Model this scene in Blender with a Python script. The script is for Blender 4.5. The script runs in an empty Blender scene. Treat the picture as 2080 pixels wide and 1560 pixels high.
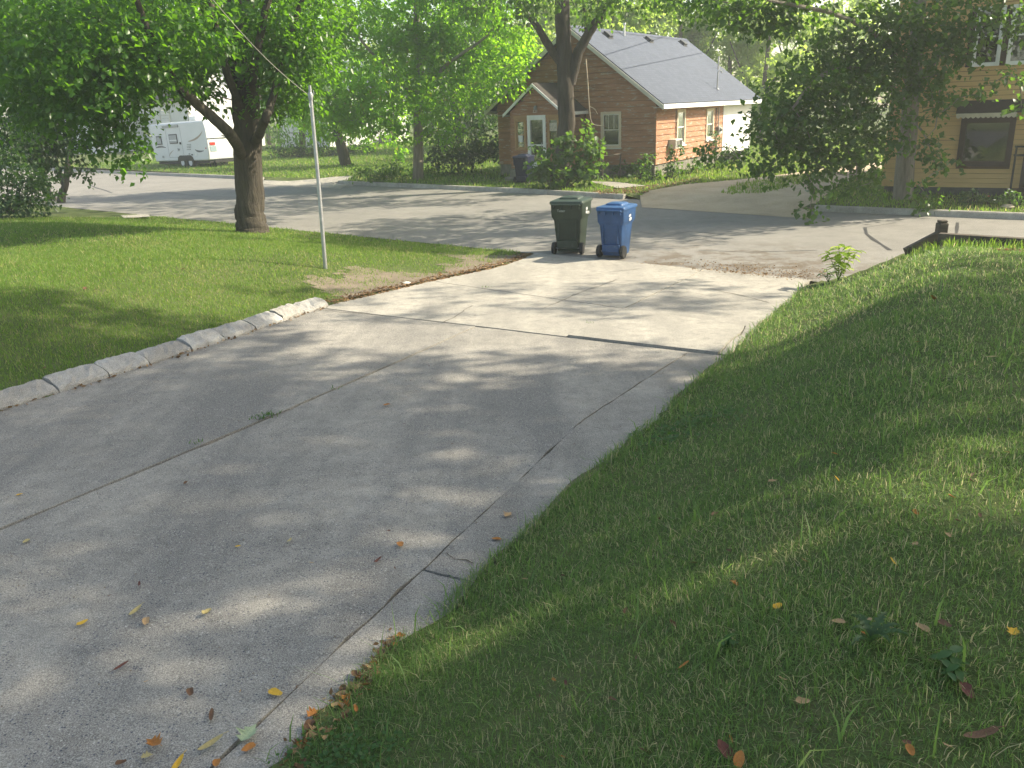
import bpy, math, random
import numpy as np
from mathutils import Vector, Matrix
random.seed(7)
rng = np.random.default_rng(11)
scene = bpy.context.scene
COL = scene.collection
rad = math.radians

# ------------------------------------------------------------------ camera
FPX = 1682.0; CX0, CY0 = 1040.0, 780.0; HCAM = 3.0
_d = np.array([196., -5020., FPX]); _d /= np.linalg.norm(_d)
UPC = -_d
FWH = np.array([0, 0, 1.]) - UPC * UPC[2]; FWH /= np.linalg.norm(FWH)
RTC = np.cross(FWH, UPC)
if RTC[0] < 0: RTC = -RTC
RM = np.array([RTC, FWH, UPC])            # camera axes (right, up, forward) to world
CAM = np.array([0., 0., HCAM])
cd = bpy.data.cameras.new('camera'); cam = bpy.data.objects.new('camera', cd); COL.objects.link(cam)
cd.sensor_width = 36.0; cd.lens = 36.0 * FPX / 2080.0; cd.clip_start = 0.05; cd.clip_end = 2000
_rx = RM @ np.array([1., 0, 0]); _uy = RM @ np.array([0, 1., 0]); _fz = RM @ np.array([0, 0, 1.])
cam.matrix_world = Matrix(((_rx[0], _uy[0], -_fz[0], 0), (_rx[1], _uy[1], -_fz[1], 0), (_rx[2], _uy[2], -_fz[2], HCAM), (0, 0, 0, 1)))
scene.camera = cam

# ------------------------------------------------------------------ sky, sun, exposure
SUN_AZ, SUN_EL = 82.0, 37.0               # azimuth clockwise from +Y
world = bpy.data.worlds.new('World'); scene.world = world; world.use_nodes = True
wn = world.node_tree.nodes; wl = world.node_tree.links
bg = wn['Background']; sky = wn.new('ShaderNodeTexSky'); sky.sky_type = 'NISHITA'; sky.sun_disc = False
sky.sun_elevation = rad(SUN_EL); sky.sun_rotation = rad(SUN_AZ); sky.air_density = 1.0; sky.dust_density = 2.0
wl.new(sky.outputs[0], bg.inputs[0]); bg.inputs[1].default_value = 0.15
sd = bpy.data.lights.new('sun', 'SUN'); sd.energy = 4.6; sd.angle = rad(0.53); sd.color = (1.0, 0.96, 0.89)
sun = bpy.data.objects.new('sun', sd); COL.objects.link(sun)
SUNV = Vector((math.sin(rad(SUN_AZ)) * math.cos(rad(SUN_EL)), math.cos(rad(SUN_AZ)) * math.cos(rad(SUN_EL)), math.sin(rad(SUN_EL))))
sun.rotation_euler = SUNV.to_track_quat('Z', 'Y').to_euler(); sun.location = (40, 20, 40)
scene.view_settings.view_transform = 'Standard'; scene.view_settings.look = 'None'
scene.view_settings.exposure = 1.2; scene.view_settings.use_white_balance = True; scene.view_settings.white_balance_temperature = 7700; scene.view_settings.white_balance_tint = 6; scene.view_settings.gamma = 1.0; scene.view_settings.use_curve_mapping = False
cy = scene.cycles
cy.use_denoising = True; cy.max_bounces = 7; cy.diffuse_bounces = 4; cy.glossy_bounces = 2; cy.transmission_bounces = 4
cy.transparent_max_bounces = 6; cy.caustics_reflective = False; cy.caustics_refractive = False; cy.sample_clamp_indirect = 6

# ------------------------------------------------------------------ geometry of the place
def ray(u, v): return RM @ np.array([(u - CX0) / FPX, -(v - CY0) / FPX, 1.])
def un(u, v, z=0.):                        # point of the photo at height z
    r = ray(u, v); return CAM + r * ((z - HCAM) / r[2])
def P(u, v, y):                            # point of the photo at world depth y
    r = ray(u, v); return CAM + r * (y / r[1])
DR = np.array([math.sin(rad(29)), math.cos(rad(29))]); NN = np.array([math.cos(rad(29)), -math.sin(rad(29))])
P0 = np.array([5.104, 13.892])
QP = np.array([math.sin(rad(40)), math.cos(rad(40))]); QS = np.array([math.sin(rad(130)), math.cos(rad(130))]); Q0 = 13.92
def nt(x, y):
    dx = x - P0[0]; dy = y - P0[1]
    return dx * NN[0] + dy * NN[1], dx * DR[0] + dy * DR[1]
def xy(n, t): return P0[0] + n * NN[0] + t * DR[0], P0[1] + n * NN[1] + t * DR[1]
def qof(x, y): return x * QP[0] + y * QP[1] - Q0
def sof(x, y): return x * QS[0] + y * QS[1]
def nL(t): return np.interp(t, [-15, -10.5, -8.5, -7, -4.9, -2.8, -.8, 1.2], [-5.3, -5.5, -5.66, -5.85, -6.15, -6.0, -5.75, -5.8])
def zd(t): return .045 * np.clip(-t, 0, 16)
def sst(a):
    a = np.clip(a, 0, 1); return a * a * (3 - 2 * a)
_ks = np.array([un(*k)[:2] for k in ((178, 350), (471, 363), (700, 375), (1060, 392), (1670, 430), (2080, 447))])
_k0 = _ks[0] + (_ks[0] - _ks[1]) * 5; _k9 = _ks[-1] + (_ks[-1] - _ks[-2]) * 12
KERB = np.vstack([_k0, _ks, _k9])          # far kerb line
_kS = sof(KERB[:, 0], KERB[:, 1]); _kQ = qof(KERB[:, 0], KERB[:, 1])
def kq(x, y): return np.interp(sof(x, y), _kS, _kQ)      # q of the far kerb there
def wob(x, y, s=1.0):
    return (np.sin(x * 1.7 / s + 1.3 * np.sin(y * .9 / s)) + np.sin(y * 2.1 / s + 1.1 * np.sin(x * 1.3 / s + 2))) * .5
def zt(x, y):                              # height of the ground
    x = np.asarray(x, float); y = np.asarray(y, float)
    n, t = nt(x, y); q = qof(x, y)
    z0 = zd(t)
    zp = 1.02 + .025 * np.clip(-q, 0, 20) + .02 * wob(x, y, 1.5)
    zp = zp - .15 * sst((q + 2.8) / 2.0)
    r = n - .05
    right = z0 + .01 + np.maximum(zp - z0, 0) * sst(r / 2.3) * np.where(n > 0, 1, 0)
    right = np.where((q > -.72) & (r > 1.5), .03, right)
    l = nL(t) - n
    left = z0 + .02 + (.42 + .06 * wob(x, y, 3)) * sst((l - .25) / 3.0) * sst((-q - .1) / 5.0)
    left = left * np.clip(1 - (l - 14) / 30, .15, 1)
    near = np.where(n > .05, right, np.where(l > 0, left, z0 - .10))
    z = np.where(q < 0, near, np.where(q < kq(x, y) + 4, -.10, .02))
    return z
def zfar(x, y): return .13 + .02 * wob(x, y, 4) + .012 * np.clip(np.asarray(y, float) - 45, 0, 40)
def zg(x, y): return float(zt(x, y))

# ------------------------------------------------------------------ object helpers
def tag(o, label=None, cat=None, group=None, kind=None):
    if label: o['label'] = label
    if cat: o['category'] = cat
    if group: o['group'] = group
    if kind: o['kind'] = kind
    return o
def empty(name, loc=(0, 0, 0), rz=0., label=None, cat=None, group=None, rot=None):
    o = bpy.data.objects.new(name, None); COL.objects.link(o)
    o.location = loc; o.rotation_euler = rot if rot else (0, 0, rz); o.empty_display_size = .2
    return tag(o, label, cat, group)
class MB:
    def __init__(s): s.v = []; s.f = []
    def add(s, vs, fs):
        b = len(s.v); s.v.extend([tuple(map(float, p)) for p in vs]); s.f.extend([tuple(i + b for i in f) for f in fs]); return s
    def box(s, x0, x1, y0, y1, z0, z1, m=None):
        vs = [Vector(p) for p in ((x0, y0, z0), (x1, y0, z0), (x1, y1, z0), (x0, y1, z0), (x0, y0, z1), (x1, y0, z1), (x1, y1, z1), (x0, y1, z1))]
        if m: vs = [m @ p for p in vs]
        return s.add(vs, [(0, 3, 2, 1), (4, 5, 6, 7), (0, 1, 5, 4), (1, 2, 6, 5), (2, 3, 7, 6), (3, 0, 4, 7)])
    def prism(s, poly, axis, a, b):        # polygon in the other two axes, swept along axis from a to b
        def mk(p, c):
            return {0: (c, p[0], p[1]), 1: (p[0], c, p[1]), 2: (p[0], p[1], c)}[axis]
        n = len(poly); vs = [mk(p, a) for p in poly] + [mk(p, b) for p in poly]
        fs = [tuple(range(n))[::-1], tuple(range(n, 2 * n))] + [(i, (i + 1) % n, n + (i + 1) % n, n + i) for i in range(n)]
        return s.add(vs, fs)
    def tube(s, pts, rs, k=8, cap=True, lobes=0.):
        pts = [Vector(tuple(map(float, p))) for p in pts]; n = len(pts); vs = []; fs = []
        if not hasattr(rs, '__len__'): rs = [rs] * n
        ref = None
        for i, p in enumerate(pts):
            t = (pts[min(i + 1, n - 1)] - pts[max(i - 1, 0)]).normalized()
            if ref is None: ref = Vector((1, 0, 0)) if abs(t.x) < .8 else Vector((0, 1, 0))
            a = (ref - t * ref.dot(t)).normalized(); b = t.cross(a); ref = a
            for j in range(k):
                th = 2 * math.pi * j / k; r = rs[i]
                if lobes: r *= 1 + lobes * math.exp(-i * 1.1) * math.cos(5 * th + 1) + .035 * math.sin(3 * th + i * .7) + .02 * math.sin(7 * th + i * 1.9)
                vs.append(p + a * (r * math.cos(th)) + b * (r * math.sin(th)))
        for i in range(n - 1):
            for j in range(k):
                fs.append((i * k + j, i * k + (j + 1) % k, (i + 1) * k + (j + 1) % k, (i + 1) * k + j))
        if cap: fs += [tuple(range(k))[::-1], tuple(range((n - 1) * k, n * k))]
        return s.add(vs, fs)
    def lathe(s, prof, c=(0, 0, 0), axis=2, k=20):   # prof: (r, h)
        vs = []; fs = []; n = len(prof)
        for r, h in prof:
            for j in range(k):
                th = 2 * math.pi * j / k; a, b = r * math.cos(th), r * math.sin(th)
                p = {0: (h, a, b), 1: (a, h, b), 2: (a, b, h)}[axis]
                vs.append((p[0] + c[0], p[1] + c[1], p[2] + c[2]))
        for i in range(n - 1):
            for j in range(k): fs.append((i * k + j, i * k + (j + 1) % k, (i + 1) * k + (j + 1) % k, (i + 1) * k + j))
        fs += [tuple(range(k))[::-1], tuple(range((n - 1) * k, n * k))]
        return s.add(vs, fs)
    def mesh(s, name, mat, smooth=False):
        me = bpy.data.meshes.new(name); me.from_pydata(s.v, [], s.f); me.update()
        if mat: me.materials.append(mat)
        if smooth:
            me.polygons.foreach_set('use_smooth', [True] * len(me.polygons))
            try: me.set_sharp_from_angle(angle=rad(40))
            except Exception: pass
        return me
    def build(s, name, mat, parent=None, smooth=False, bevel=0.):
        o = bpy.data.objects.new(name, s.mesh(name, mat, smooth)); COL.objects.link(o)
        if parent: o.parent = parent
        if bevel:
            m = o.modifiers.new('bevel', 'BEVEL'); m.width = bevel; m.segments = 2; m.limit_method = 'ANGLE'; m.angle_limit = rad(40)
        return o
def link(me, name, parent=None, loc=(0, 0, 0), rot=(0, 0, 0), sc=(1, 1, 1)):
    o = bpy.data.objects.new(name, me); COL.objects.link(o); o.location = loc; o.rotation_euler = rot; o.scale = sc
    if parent: o.parent = parent
    return o
def npmesh(name, V, F, mat, tint=None, parent=None, smooth=False):   # V (n,3), F (m,k) fast path
    me = bpy.data.meshes.new(name); V = np.ascontiguousarray(V, np.float32); F = np.ascontiguousarray(F, np.int32)
    m, k = F.shape
    me.vertices.add(len(V)); me.vertices.foreach_set('co', V.ravel())
    me.loops.add(m * k); me.loops.foreach_set('vertex_index', F.ravel())
    me.polygons.add(m); me.polygons.foreach_set('loop_start', np.arange(0, m * k, k, dtype=np.int32))
    try: me.polygons.foreach_set('loop_total', np.full(m, k, np.int32))
    except Exception: pass
    if smooth: me.polygons.foreach_set('use_smooth', np.ones(m, bool))
    if tint is not None:
        a = me.attributes.new('tint', 'FLOAT', 'POINT'); a.data.foreach_set('value', np.ascontiguousarray(tint, np.float32))
    me.update(calc_edges=True); me.materials.append(mat)
    o = bpy.data.objects.new(name, me); COL.objects.link(o)
    if parent: o.parent = parent
    return o
def text(body, size, mat, parent, loc, rot, name='lettering', ext=.002):
    c = bpy.data.curves.new(name, 'FONT'); c.body = body; c.size = size; c.extrude = ext; c.align_x = 'CENTER'; c.align_y = 'CENTER'
    c.materials.append(mat); t = bpy.data.objects.new('text', c); COL.objects.link(t); me = bpy.data.meshes.new_from_object(t); me.name = name
    bpy.data.objects.remove(t); bpy.data.curves.remove(c)
    return link(me, name, parent, loc, rot)

# ------------------------------------------------------------------ materials
def newmat(name):
    m = bpy.data.materials.new(name); m.use_nodes = True; return m, m.node_tree.nodes, m.node_tree.links
def coords(N, L, perobj=True, scale=(1, 1, 1)):
    tc = N.new('ShaderNodeTexCoord'); mp = N.new('ShaderNodeMapping'); mp.inputs['Scale'].default_value = scale
    if perobj:
        oi = N.new('ShaderNodeObjectInfo'); ml = N.new('ShaderNodeMath'); ml.operation = 'MULTIPLY'; ml.inputs[1].default_value = 37.0
        L.new(oi.outputs['Random'], ml.inputs[0]); ad = N.new('ShaderNodeVectorMath'); ad.operation = 'ADD'
        L.new(tc.outputs['Object'], ad.inputs[0]); L.new(ml.outputs[0], ad.inputs[1]); L.new(ad.outputs[0], mp.inputs[0])
    else: L.new(tc.outputs['Object'], mp.inputs[0])
    return mp.outputs[0]
def noise(N, L, vec, scale, detail=4, rough=.55):
    n = N.new('ShaderNodeTexNoise'); n.inputs['Scale'].default_value = scale; n.inputs['Detail'].default_value = detail; n.inputs['Roughness'].default_value = rough
    L.new(vec, n.inputs['Vector']); return n.outputs['Fac']
def ramp(N, L, fac, stops):
    r = N.new('ShaderNodeValToRGB'); e = r.color_ramp.elements
    while len(e) < len(stops): e.new(.5)
    for k, (p, c) in enumerate(stops):
        e[k].position = p; e[k].color = (*c, 1) if len(c) == 3 else c
    L.new(fac, r.inputs[0]); return r.outputs[0]
def mixc(N, L, fac, a, b, mode='MIX'):
    m = N.new('ShaderNodeMix'); m.data_type = 'RGBA'; m.blend_type = mode
    if hasattr(fac, 'node'): L.new(fac, m.inputs[0])
    else: m.inputs[0].default_value = fac
    for i, c in ((6, a), (7, b)):
        if hasattr(c, 'node'): L.new(c, m.inputs[i])
        else: m.inputs[i].default_value = (*c, 1)
    return m.outputs[2]
def bump(N, L, h, strength, dist, bs):
    b = N.new('ShaderNodeBump'); b.inputs['Strength'].default_value = strength; b.inputs['Distance'].default_value = dist
    L.new(h, b.inputs['Height']); L.new(b.outputs[0], bs.inputs['Normal'])
def mathn(N, L, op, a, b=None):
    m = N.new('ShaderNodeMath'); m.operation = op
    for i, c in ((0, a), (1, b)):
        if c is None: continue
        if hasattr(c, 'node'): L.new(c, m.inputs[i])
        else: m.inputs[i].default_value = c
    return m.outputs[0]
def M(name, col, rough=.7, var=.2, scale=6., col2=None, bp=0., bscale=40., spec=.3, metal=0., stretch=(1, 1, 1), wear=None, wearamt=.6):
    m, N, L = newmat(name); bs = N['Principled BSDF']; v = coords(N, L, True, stretch)
    f = noise(N, L, v, scale)
    c2 = col2 if col2 else tuple(min(1, c * (1 + var)) for c in col); c1 = tuple(c * (1 - var) for c in col)
    base = ramp(N, L, f, [(.3, c1), (.7, c2)])
    if wear:
        w = noise(N, L, v, scale * 2.3, 6, .7); wf = ramp(N, L, w, [(wearamt, (0, 0, 0)), (wearamt + .08, (1, 1, 1))]); base = mixc(N, L, wf, base, wear)
    L.new(base, bs.inputs['Base Color']); bs.inputs['Roughness'].default_value = rough; bs.inputs['Specular IOR Level'].default_value = spec; bs.inputs['Metallic'].default_value = metal
    if bp: bump(N, L, noise(N, L, v, bscale, 3), bp, .02, bs)
    return m
def leafmat(name, dark, light, trans, tmix=.5, rough=.45, odd=None):
    m, N, L = newmat(name); bs = N['Principled BSDF']; out = N['Material Output']
    at = N.new('ShaderNodeAttribute'); at.attribute_name = 'tint'
    st = [(0.0, dark), (.8, light)]
    if odd: st.append((1.0, odd))
    c = ramp(N, L, at.outputs['Fac'], st); L.new(c, bs.inputs['Base Color']); bs.inputs['Roughness'].default_value = rough; bs.inputs['Specular IOR Level'].default_value = .35
    tr = N.new('ShaderNodeBsdfTranslucent'); tc = ramp(N, L, at.outputs['Fac'], [(0, tuple(x * .7 for x in trans)), (.8, trans)] + ([(1.0, tuple(min(1, x * 2.2) for x in odd))] if odd else [])); L.new(tc, tr.inputs['Color'])
    mx = N.new('ShaderNodeMixShader'); mx.inputs[0].default_value = tmix; L.new(bs.outputs[0], mx.inputs[1]); L.new(tr.outputs[0], mx.inputs[2]); L.new(mx.outputs[0], out.inputs[0])
    return m
def glassmat(name, tint=(.75, .8, .8), rough=.02):
    m, N, L = newmat(name); out = N['Material Output']; N.remove(N['Principled BSDF'])
    tr = N.new('ShaderNodeBsdfTransparent'); tr.inputs[0].default_value = (*tint, 1)
    gl = N.new('ShaderNodeBsdfGlossy'); gl.inputs['Roughness'].default_value = rough
    fr = N.new('ShaderNodeFresnel'); fr.inputs[0].default_value = 1.9
    mx = N.new('ShaderNodeMixShader'); L.new(fr.outputs[0], mx.inputs[0]); L.new(tr.outputs[0], mx.inputs[1]); L.new(gl.outputs[0], mx.inputs[2]); L.new(mx.outputs[0], out.inputs[0])
    return m
def concrete(name, ca, cb, peb=0.0, stain=(.16, .15, .14), stainamt=.6):
    m, N, L = newmat(name); bs = N['Principled BSDF']; v = coords(N, L, True)
    f = noise(N, L, v, 1.3, 6, .6); base = ramp(N, L, f, [(.3, ca), (.72, cb)]); md = noise(N, L, v, 6.5, 5, .65); base = mixc(N, L, 1.0, base, ramp(N, L, md, [(.3, (.55, .54, .55)), (.48, (.92, .92, .92)), (.7, (1.25, 1.24, 1.21))]), 'MULTIPLY')
    rot = N.new('ShaderNodeMapping'); rot.inputs['Rotation'].default_value = (0, 0, rad(29)); rot.inputs['Scale'].default_value = (1.6, .22, 1); L.new(v, rot.inputs[0])
    s = noise(N, L, rot.outputs[0], 1.0, 5, .6); sf = ramp(N, L, s, [(.44, (0, 0, 0)), (.64, (stainamt,) * 3)]); base = mixc(N, L, sf, base, stain)
    fine = noise(N, L, v, 170, 2, .7); base = mixc(N, L, .38, base, ramp(N, L, fine, [(.36, (.07, .066, .062)), (.5, (.34, .32, .29)), (.64, (.74, .71, .64))]))
    h = fine
    if peb:
        vo = N.new('ShaderNodeTexVoronoi'); vo.inputs['Scale'].default_value = 70; L.new(v, vo.inputs['Vector'])
        pn = noise(N, L, v, 2.2, 4, .6)
        pm = mathn(N, L, 'MULTIPLY', ramp(N, L, vo.outputs['Distance'], [(.26, (1, 1, 1)), (.42, (0, 0, 0))]), ramp(N, L, pn, [(.30, (.15, .15, .15)), (.55, (1, 1, 1))]))
        hv = N.new('ShaderNodeSeparateColor'); L.new(vo.outputs['Color'], hv.inputs[0])
        pc = ramp(N, L, hv.outputs[0], [(.0, (.05, .055, .075)), (.45, (.11, .11, .13)), (.75, (.26, .24, .21)), (1, (.50, .48, .44))])
        pick = ramp(N, L, hv.outputs[1], [(.55, (0, 0, 0)), (.62, (1, 1, 1))])
        pm = mathn(N, L, 'MULTIPLY', mathn(N, L, 'MULTIPLY', pm, pick), peb)
        base = mixc(N, L, pm, base, pc)
        h = mathn(N, L, 'ADD', fine, mathn(N, L, 'MULTIPLY', vo.outputs['Distance'], 1.2))
    L.new(base, bs.inputs['Base Color']); bs.inputs['Roughness'].default_value = .88; bs.inputs['Specular IOR Level'].default_value = .2
    bump(N, L, h, .35, .006, bs)
    return m
def groundmat(name, a, b, c, s=2.0):
    m, N, L = newmat(name); bs = N['Principled BSDF']; v = coords(N, L, False)
    f = noise(N, L, v, s, 6, .65); f2 = noise(N, L, v, s * 40, 3, .7)
    base = ramp(N, L, f, [(.3, a), (.5, b), (.7, c)]); base = mixc(N, L, .5, base, ramp(N, L, f2, [(.3, tuple(x * .5 for x in b)), (.7, tuple(min(1, x * 1.7) for x in b))]))
    L.new(base, bs.inputs['Base Color']); bs.inputs['Roughness'].default_value = .95; bs.inputs['Specular IOR Level'].default_value = .1
    bump(N, L, f2, .8, .02, bs); return m
def barkmat(name, a, b):
    m, N, L = newmat(name); bs = N['Principled BSDF']; v = coords(N, L, True, (1, 1, .16))
    f = noise(N, L, v, 13, 6, .7); g = noise(N, L, v, 34, 3, .6); w = noise(N, L, v, 2.0, 2)
    base = mixc(N, L, .6, ramp(N, L, f, [(.38, a), (.6, b)]), ramp(N, L, w, [(.3, a), (.7, b)])); L.new(base, bs.inputs['Base Color']); bs.inputs['Roughness'].default_value = .9
    bs.inputs['Specular IOR Level'].default_value = .15
    bump(N, L, mathn(N, L, 'ADD', f, mathn(N, L, 'MULTIPLY', g, .4)), 1.0, .06, bs); return m
def streetmat():
    m, N, L = newmat('asphalt'); bs = N['Principled BSDF']; v = coords(N, L, False)
    f = noise(N, L, v, .5, 6, .65); base = ramp(N, L, f, [(.3, (.13, .124, .115)), (.7, (.235, .222, .204))]); md = noise(N, L, v, 3.0, 6, .7); base = mixc(N, L, 1.0, base, ramp(N, L, md, [(.3, (.68, .67, .66)), (.5, (.97, .97, .96)), (.7, (1.2, 1.18, 1.15))]), 'MULTIPLY')
    fine = noise(N, L, v, 120, 2, .7); base = mixc(N, L, .4, base, ramp(N, L, fine, [(.35, (.07, .068, .066)), (.66, (.44, .42, .39))]))
    # earth washed out of the driveway mouth
    vm = N.new('ShaderNodeVectorMath'); vm.operation = 'DISTANCE'; L.new(v, vm.inputs[0]); vm.inputs[1].default_value = (4.1, 15.3, 0)
    dn = noise(N, L, v, 1.4, 5, .7); dm = mathn(N, L, 'MULTIPLY', ramp(N, L, mathn(N, L, 'DIVIDE', vm.outputs['Value'], 4.0), [(.35, (1, 1, 1)), (.9, (0, 0, 0))]), ramp(N, L, dn, [(.47, (0, 0, 0)), (.58, (1, 1, 1))]))
    base = mixc(N, L, dm, base, ramp(N, L, fine, [(.3, (.055, .044, .034)), (.7, (.20, .165, .13))]))
    L.new(base, bs.inputs['Base Color']); bs.inputs['Roughness'].default_value = .85; bs.inputs['Specular IOR Level'].default_value = .25
    bump(N, L, fine, .3, .008, bs); return m
def shinglemat(name, a, b, course=.14):
    m, N, L = newmat(name); bs = N['Principled BSDF']; v = coords(N, L, False)
    br = N.new('ShaderNodeTexBrick'); br.inputs['Scale'].default_value = 1.0; br.inputs['Brick Width'].default_value = .3; br.inputs['Row Height'].default_value = course
    br.inputs['Mortar Size'].default_value = .008; br.inputs['Color1'].default_value = (*a, 1); br.inputs['Color2'].default_value = (*b, 1); br.inputs['Mortar'].default_value = (*[x * .6 for x in a], 1)
    L.new(v, br.inputs['Vector']); f = noise(N, L, v, 90, 3, .7); big = noise(N, L, v, .8, 4)
    base = mixc(N, L, .35, br.outputs['Color'], ramp(N, L, f, [(.3, tuple(x * .4 for x in a)), (.7, tuple(x * 1.9 for x in b))])); base = mixc(N, L, .25, base, ramp(N, L, big, [(.3, a), (.7, b)]))
    L.new(base, bs.inputs['Base Color']); bs.inputs['Roughness'].default_value = .9; bs.inputs['Specular IOR Level'].default_value = .2
    bump(N, L, mathn(N, L, 'ADD', br.outputs['Fac'], f), .4, .01, bs); return m

MT = dict(
    soil=groundmat('lawn_soil', (.050, .078, .024), (.080, .105, .038), (.14, .125, .07), 1.6),
    dirt=groundmat('bare_dirt', (.12, .10, .075), (.2, .165, .125), (.27, .225, .175), 3.0),
    gravel=groundmat('gravel', (.32, .25, .175), (.45, .365, .265), (.56, .47, .35), 1.2),
    asphalt=streetmat(),
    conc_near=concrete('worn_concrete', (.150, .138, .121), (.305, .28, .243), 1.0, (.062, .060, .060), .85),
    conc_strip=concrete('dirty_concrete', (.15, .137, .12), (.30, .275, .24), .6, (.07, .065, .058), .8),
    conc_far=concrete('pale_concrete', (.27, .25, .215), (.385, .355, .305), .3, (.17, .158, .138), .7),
    kerb=concrete('kerb_concrete', (.30, .285, .26), (.44, .42, .38), .1),
    edging=concrete('edging_concrete', (.27, .27, .265), (.44, .44, .43), 0.0, (.15, .14, .125), .8),
    joint=M('joint_dirt', (.055, .045, .035), .95, .4, 20),
    tar=M('tar', (.045, .045, .048), .6, .3, 10),
    orange=M('orange_paint', (.35, .168, .095), .75, .2, 2.5, wear=(.40, .34, .28), wearamt=.55, bp=.25, bscale=30, stretch=(.5, .5, 3)),
    orangegap=M('board_backing', (.09, .04, .03), .9, .3, 4),  # dark colour showing in the board gaps imitates their shadow lines
    tan=M('tan_trim_paint', (.40, .24, .12), .7, .15, 4),
    white=M('white_paint', (.78, .78, .76), .55, .06, 3, bp=.05),
    dullwhite=M('weathered_white_paint', (.62, .60, .54), .65, .12, 3, bp=.05),
    vinyl=M('white_vinyl', (.64, .64, .63), .45, .05, 2),
    cream=M('cream_paint', (.62, .52, .40), .6, .1, 3),
    yellowgap=M('yellow_backing', (.13, .08, .04), .9, .2, 4),  # dark brown behind the yellow boards stands in for lap shadows
    yellow=M('yellow_paint', (.56, .37, .165), .65, .08, 2.5, bp=.08, stretch=(.6, .6, 3)),
    brown=M('dark_brown_paint', (.045, .026, .02), .5, .2, 5),
    brownfab=M('awning_top', (.035, .025, .022), .7, .2, 6),
    awncream=M('awning_valance', (.55, .50, .40), .7, .1, 6),
    found=M('foundation', (.22, .21, .20), .9, .25, 3, bp=.3),
    darkfound=M('dark_foundation', (.07, .075, .075), .9, .25, 3, bp=.3),
    stonebase=M('stone_base', (.19, .18, .15), .9, .35, 5, bp=.5),
    shingle=shinglemat('grey_shingles', (.062, .075, .100), (.096, .112, .148)),
    shingledark=shinglemat('dark_shingles', (.045, .04, .038), (.075, .065, .06)),
    shinglered=shinglemat('red_shingles', (.30, .13, .08), (.38, .18, .12)),
    metal=M('galvanised_metal', (.42, .43, .45), .42, .15, 9, metal=.8),
    steel=M('dull_steel', (.32, .33, .34), .45, .15, 9, metal=.5),
    black=M('black_rubber', (.022, .022, .022), .7, .2, 12),
    darkgrey=M('dark_grey_plastic', (.045, .047, .05), .5, .15, 10),
    binG=M('green_bin_plastic', (.024, .038, .027), .5, .2, 5, bp=.08, bscale=120, wear=(.065, .078, .064), wearamt=.60),
    binGl=M('green_bin_lid_plastic', (.034, .052, .040), .5, .18, 5, bp=.08, bscale=120),
    binB=M('blue_bin_plastic', (.016, .060, .160), .48, .18, 5, bp=.08, bscale=120, wear=(.07, .13, .21), wearamt=.60),
    binBl=M('blue_bin_lid_plastic', (.026, .085, .21), .45, .14, 5),
    binD=M('navy_bin_plastic', (.016, .022, .05), .45, .2, 5),
    paintw=M('white_marker', (.8, .8, .8), .6, .05, 20),
    palemark=M('pale_print', (.34, .38, .36), .6, .05, 20),
    rv=M('trailer_skin', (.66, .67, .68), .35, .04, 1.2, spec=.5),
    rvgrey=M('trailer_stripe', (.07, .075, .085), .4, .1, 5),
    rvtan=M('trailer_tan_stripe', (.36, .28, .22), .4, .1, 5),
    red=M('red_lens', (.45, .03, .02), .3, .1, 5),
    plate=M('licence_plate', (.25, .33, .36), .4, .2, 40),
    hub=M('wheel_white', (.6, .6, .62), .35, .1, 8),
    glass=glassmat('window_glass'),
    darkroom=M('dark_room', (.012, .013, .014), .9, .2, 2),  # near-black colour standing in for unlit interiors and openings
    curtain=M('curtain', (.42, .42, .42), .9, .12, 3, stretch=(9, 9, .3)),
    paper=M('white_paper', (.72, .72, .70), .7, .04, 5),
    notice=M('printed_notice', (.55, .50, .42), .7, .35, 22),
    wood=M('grey_timber', (.085, .070, .055), .9, .35, 4, bp=.5, bscale=30, stretch=(.5, .5, 4)),
    paledeck=M('bare_wood', (.35, .29, .22), .85, .2, 5),
    wire=M('cable', (.35, .34, .30), .6, .1, 5),
    wiredark=M('power_line', (.03, .03, .03), .6, .1, 5),
    bark=barkmat('maple_bark', (.030, .026, .021), (.115, .098, .078)),
    barkgrey=barkmat('grey_bark', (.14, .12, .10), (.34, .30, .25)),
    barkdark=barkmat('dark_bark', (.035, .03, .027), (.10, .088, .075)),
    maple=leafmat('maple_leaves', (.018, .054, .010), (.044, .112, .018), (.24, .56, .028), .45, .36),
    bright=leafmat('bright_leaves', (.045, .125, .014), (.10, .235, .026), (.44, .84, .05), .6, .36, odd=(.22, .20, .03)),
    deep=leafmat('deep_leaves', (.014, .038, .012), (.032, .072, .022), (.08, .20, .02), .4),
    linden=leafmat('linden_leaves', (.018, .048, .014), (.042, .092, .024), (.22, .46, .035), .42, .36),
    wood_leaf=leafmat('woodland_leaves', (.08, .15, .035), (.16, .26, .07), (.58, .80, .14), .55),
    lilac=leafmat('shrub_leaves', (.026, .065, .02), (.065, .13, .035), (.20, .40, .04), .45),
    grass=leafmat('grass_blades', (.058, .120, .036), (.132, .222, .072), (.28, .47, .105), .43, .5, odd=(.40, .34, .21)),
    grasssun=leafmat('lawn_blades', (.070, .140, .026), (.132, .222, .048), (.32, .52, .06), .45, .6, odd=(.34, .29, .14)),
    herb=leafmat('weed_leaves', (.03, .085, .025), (.06, .14, .04), (.18, .36, .04), .4),
    limey=leafmat('pale_weed_leaves', (.14, .24, .03), (.22, .33, .05), (.60, .78, .08), .5),
    thistle=leafmat('thistle_leaves', (.045, .095, .04), (.08, .14, .06), (.14, .26, .07), .35),
    litter=leafmat('dry_leaves', (.10, .055, .03), (.26, .15, .07), (.25, .14, .04), .3, .8, odd=(.36, .26, .14)),
)
def flatleaf(name, c, t): 
    m = M(name, c, .75, .25, 30); return m
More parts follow.
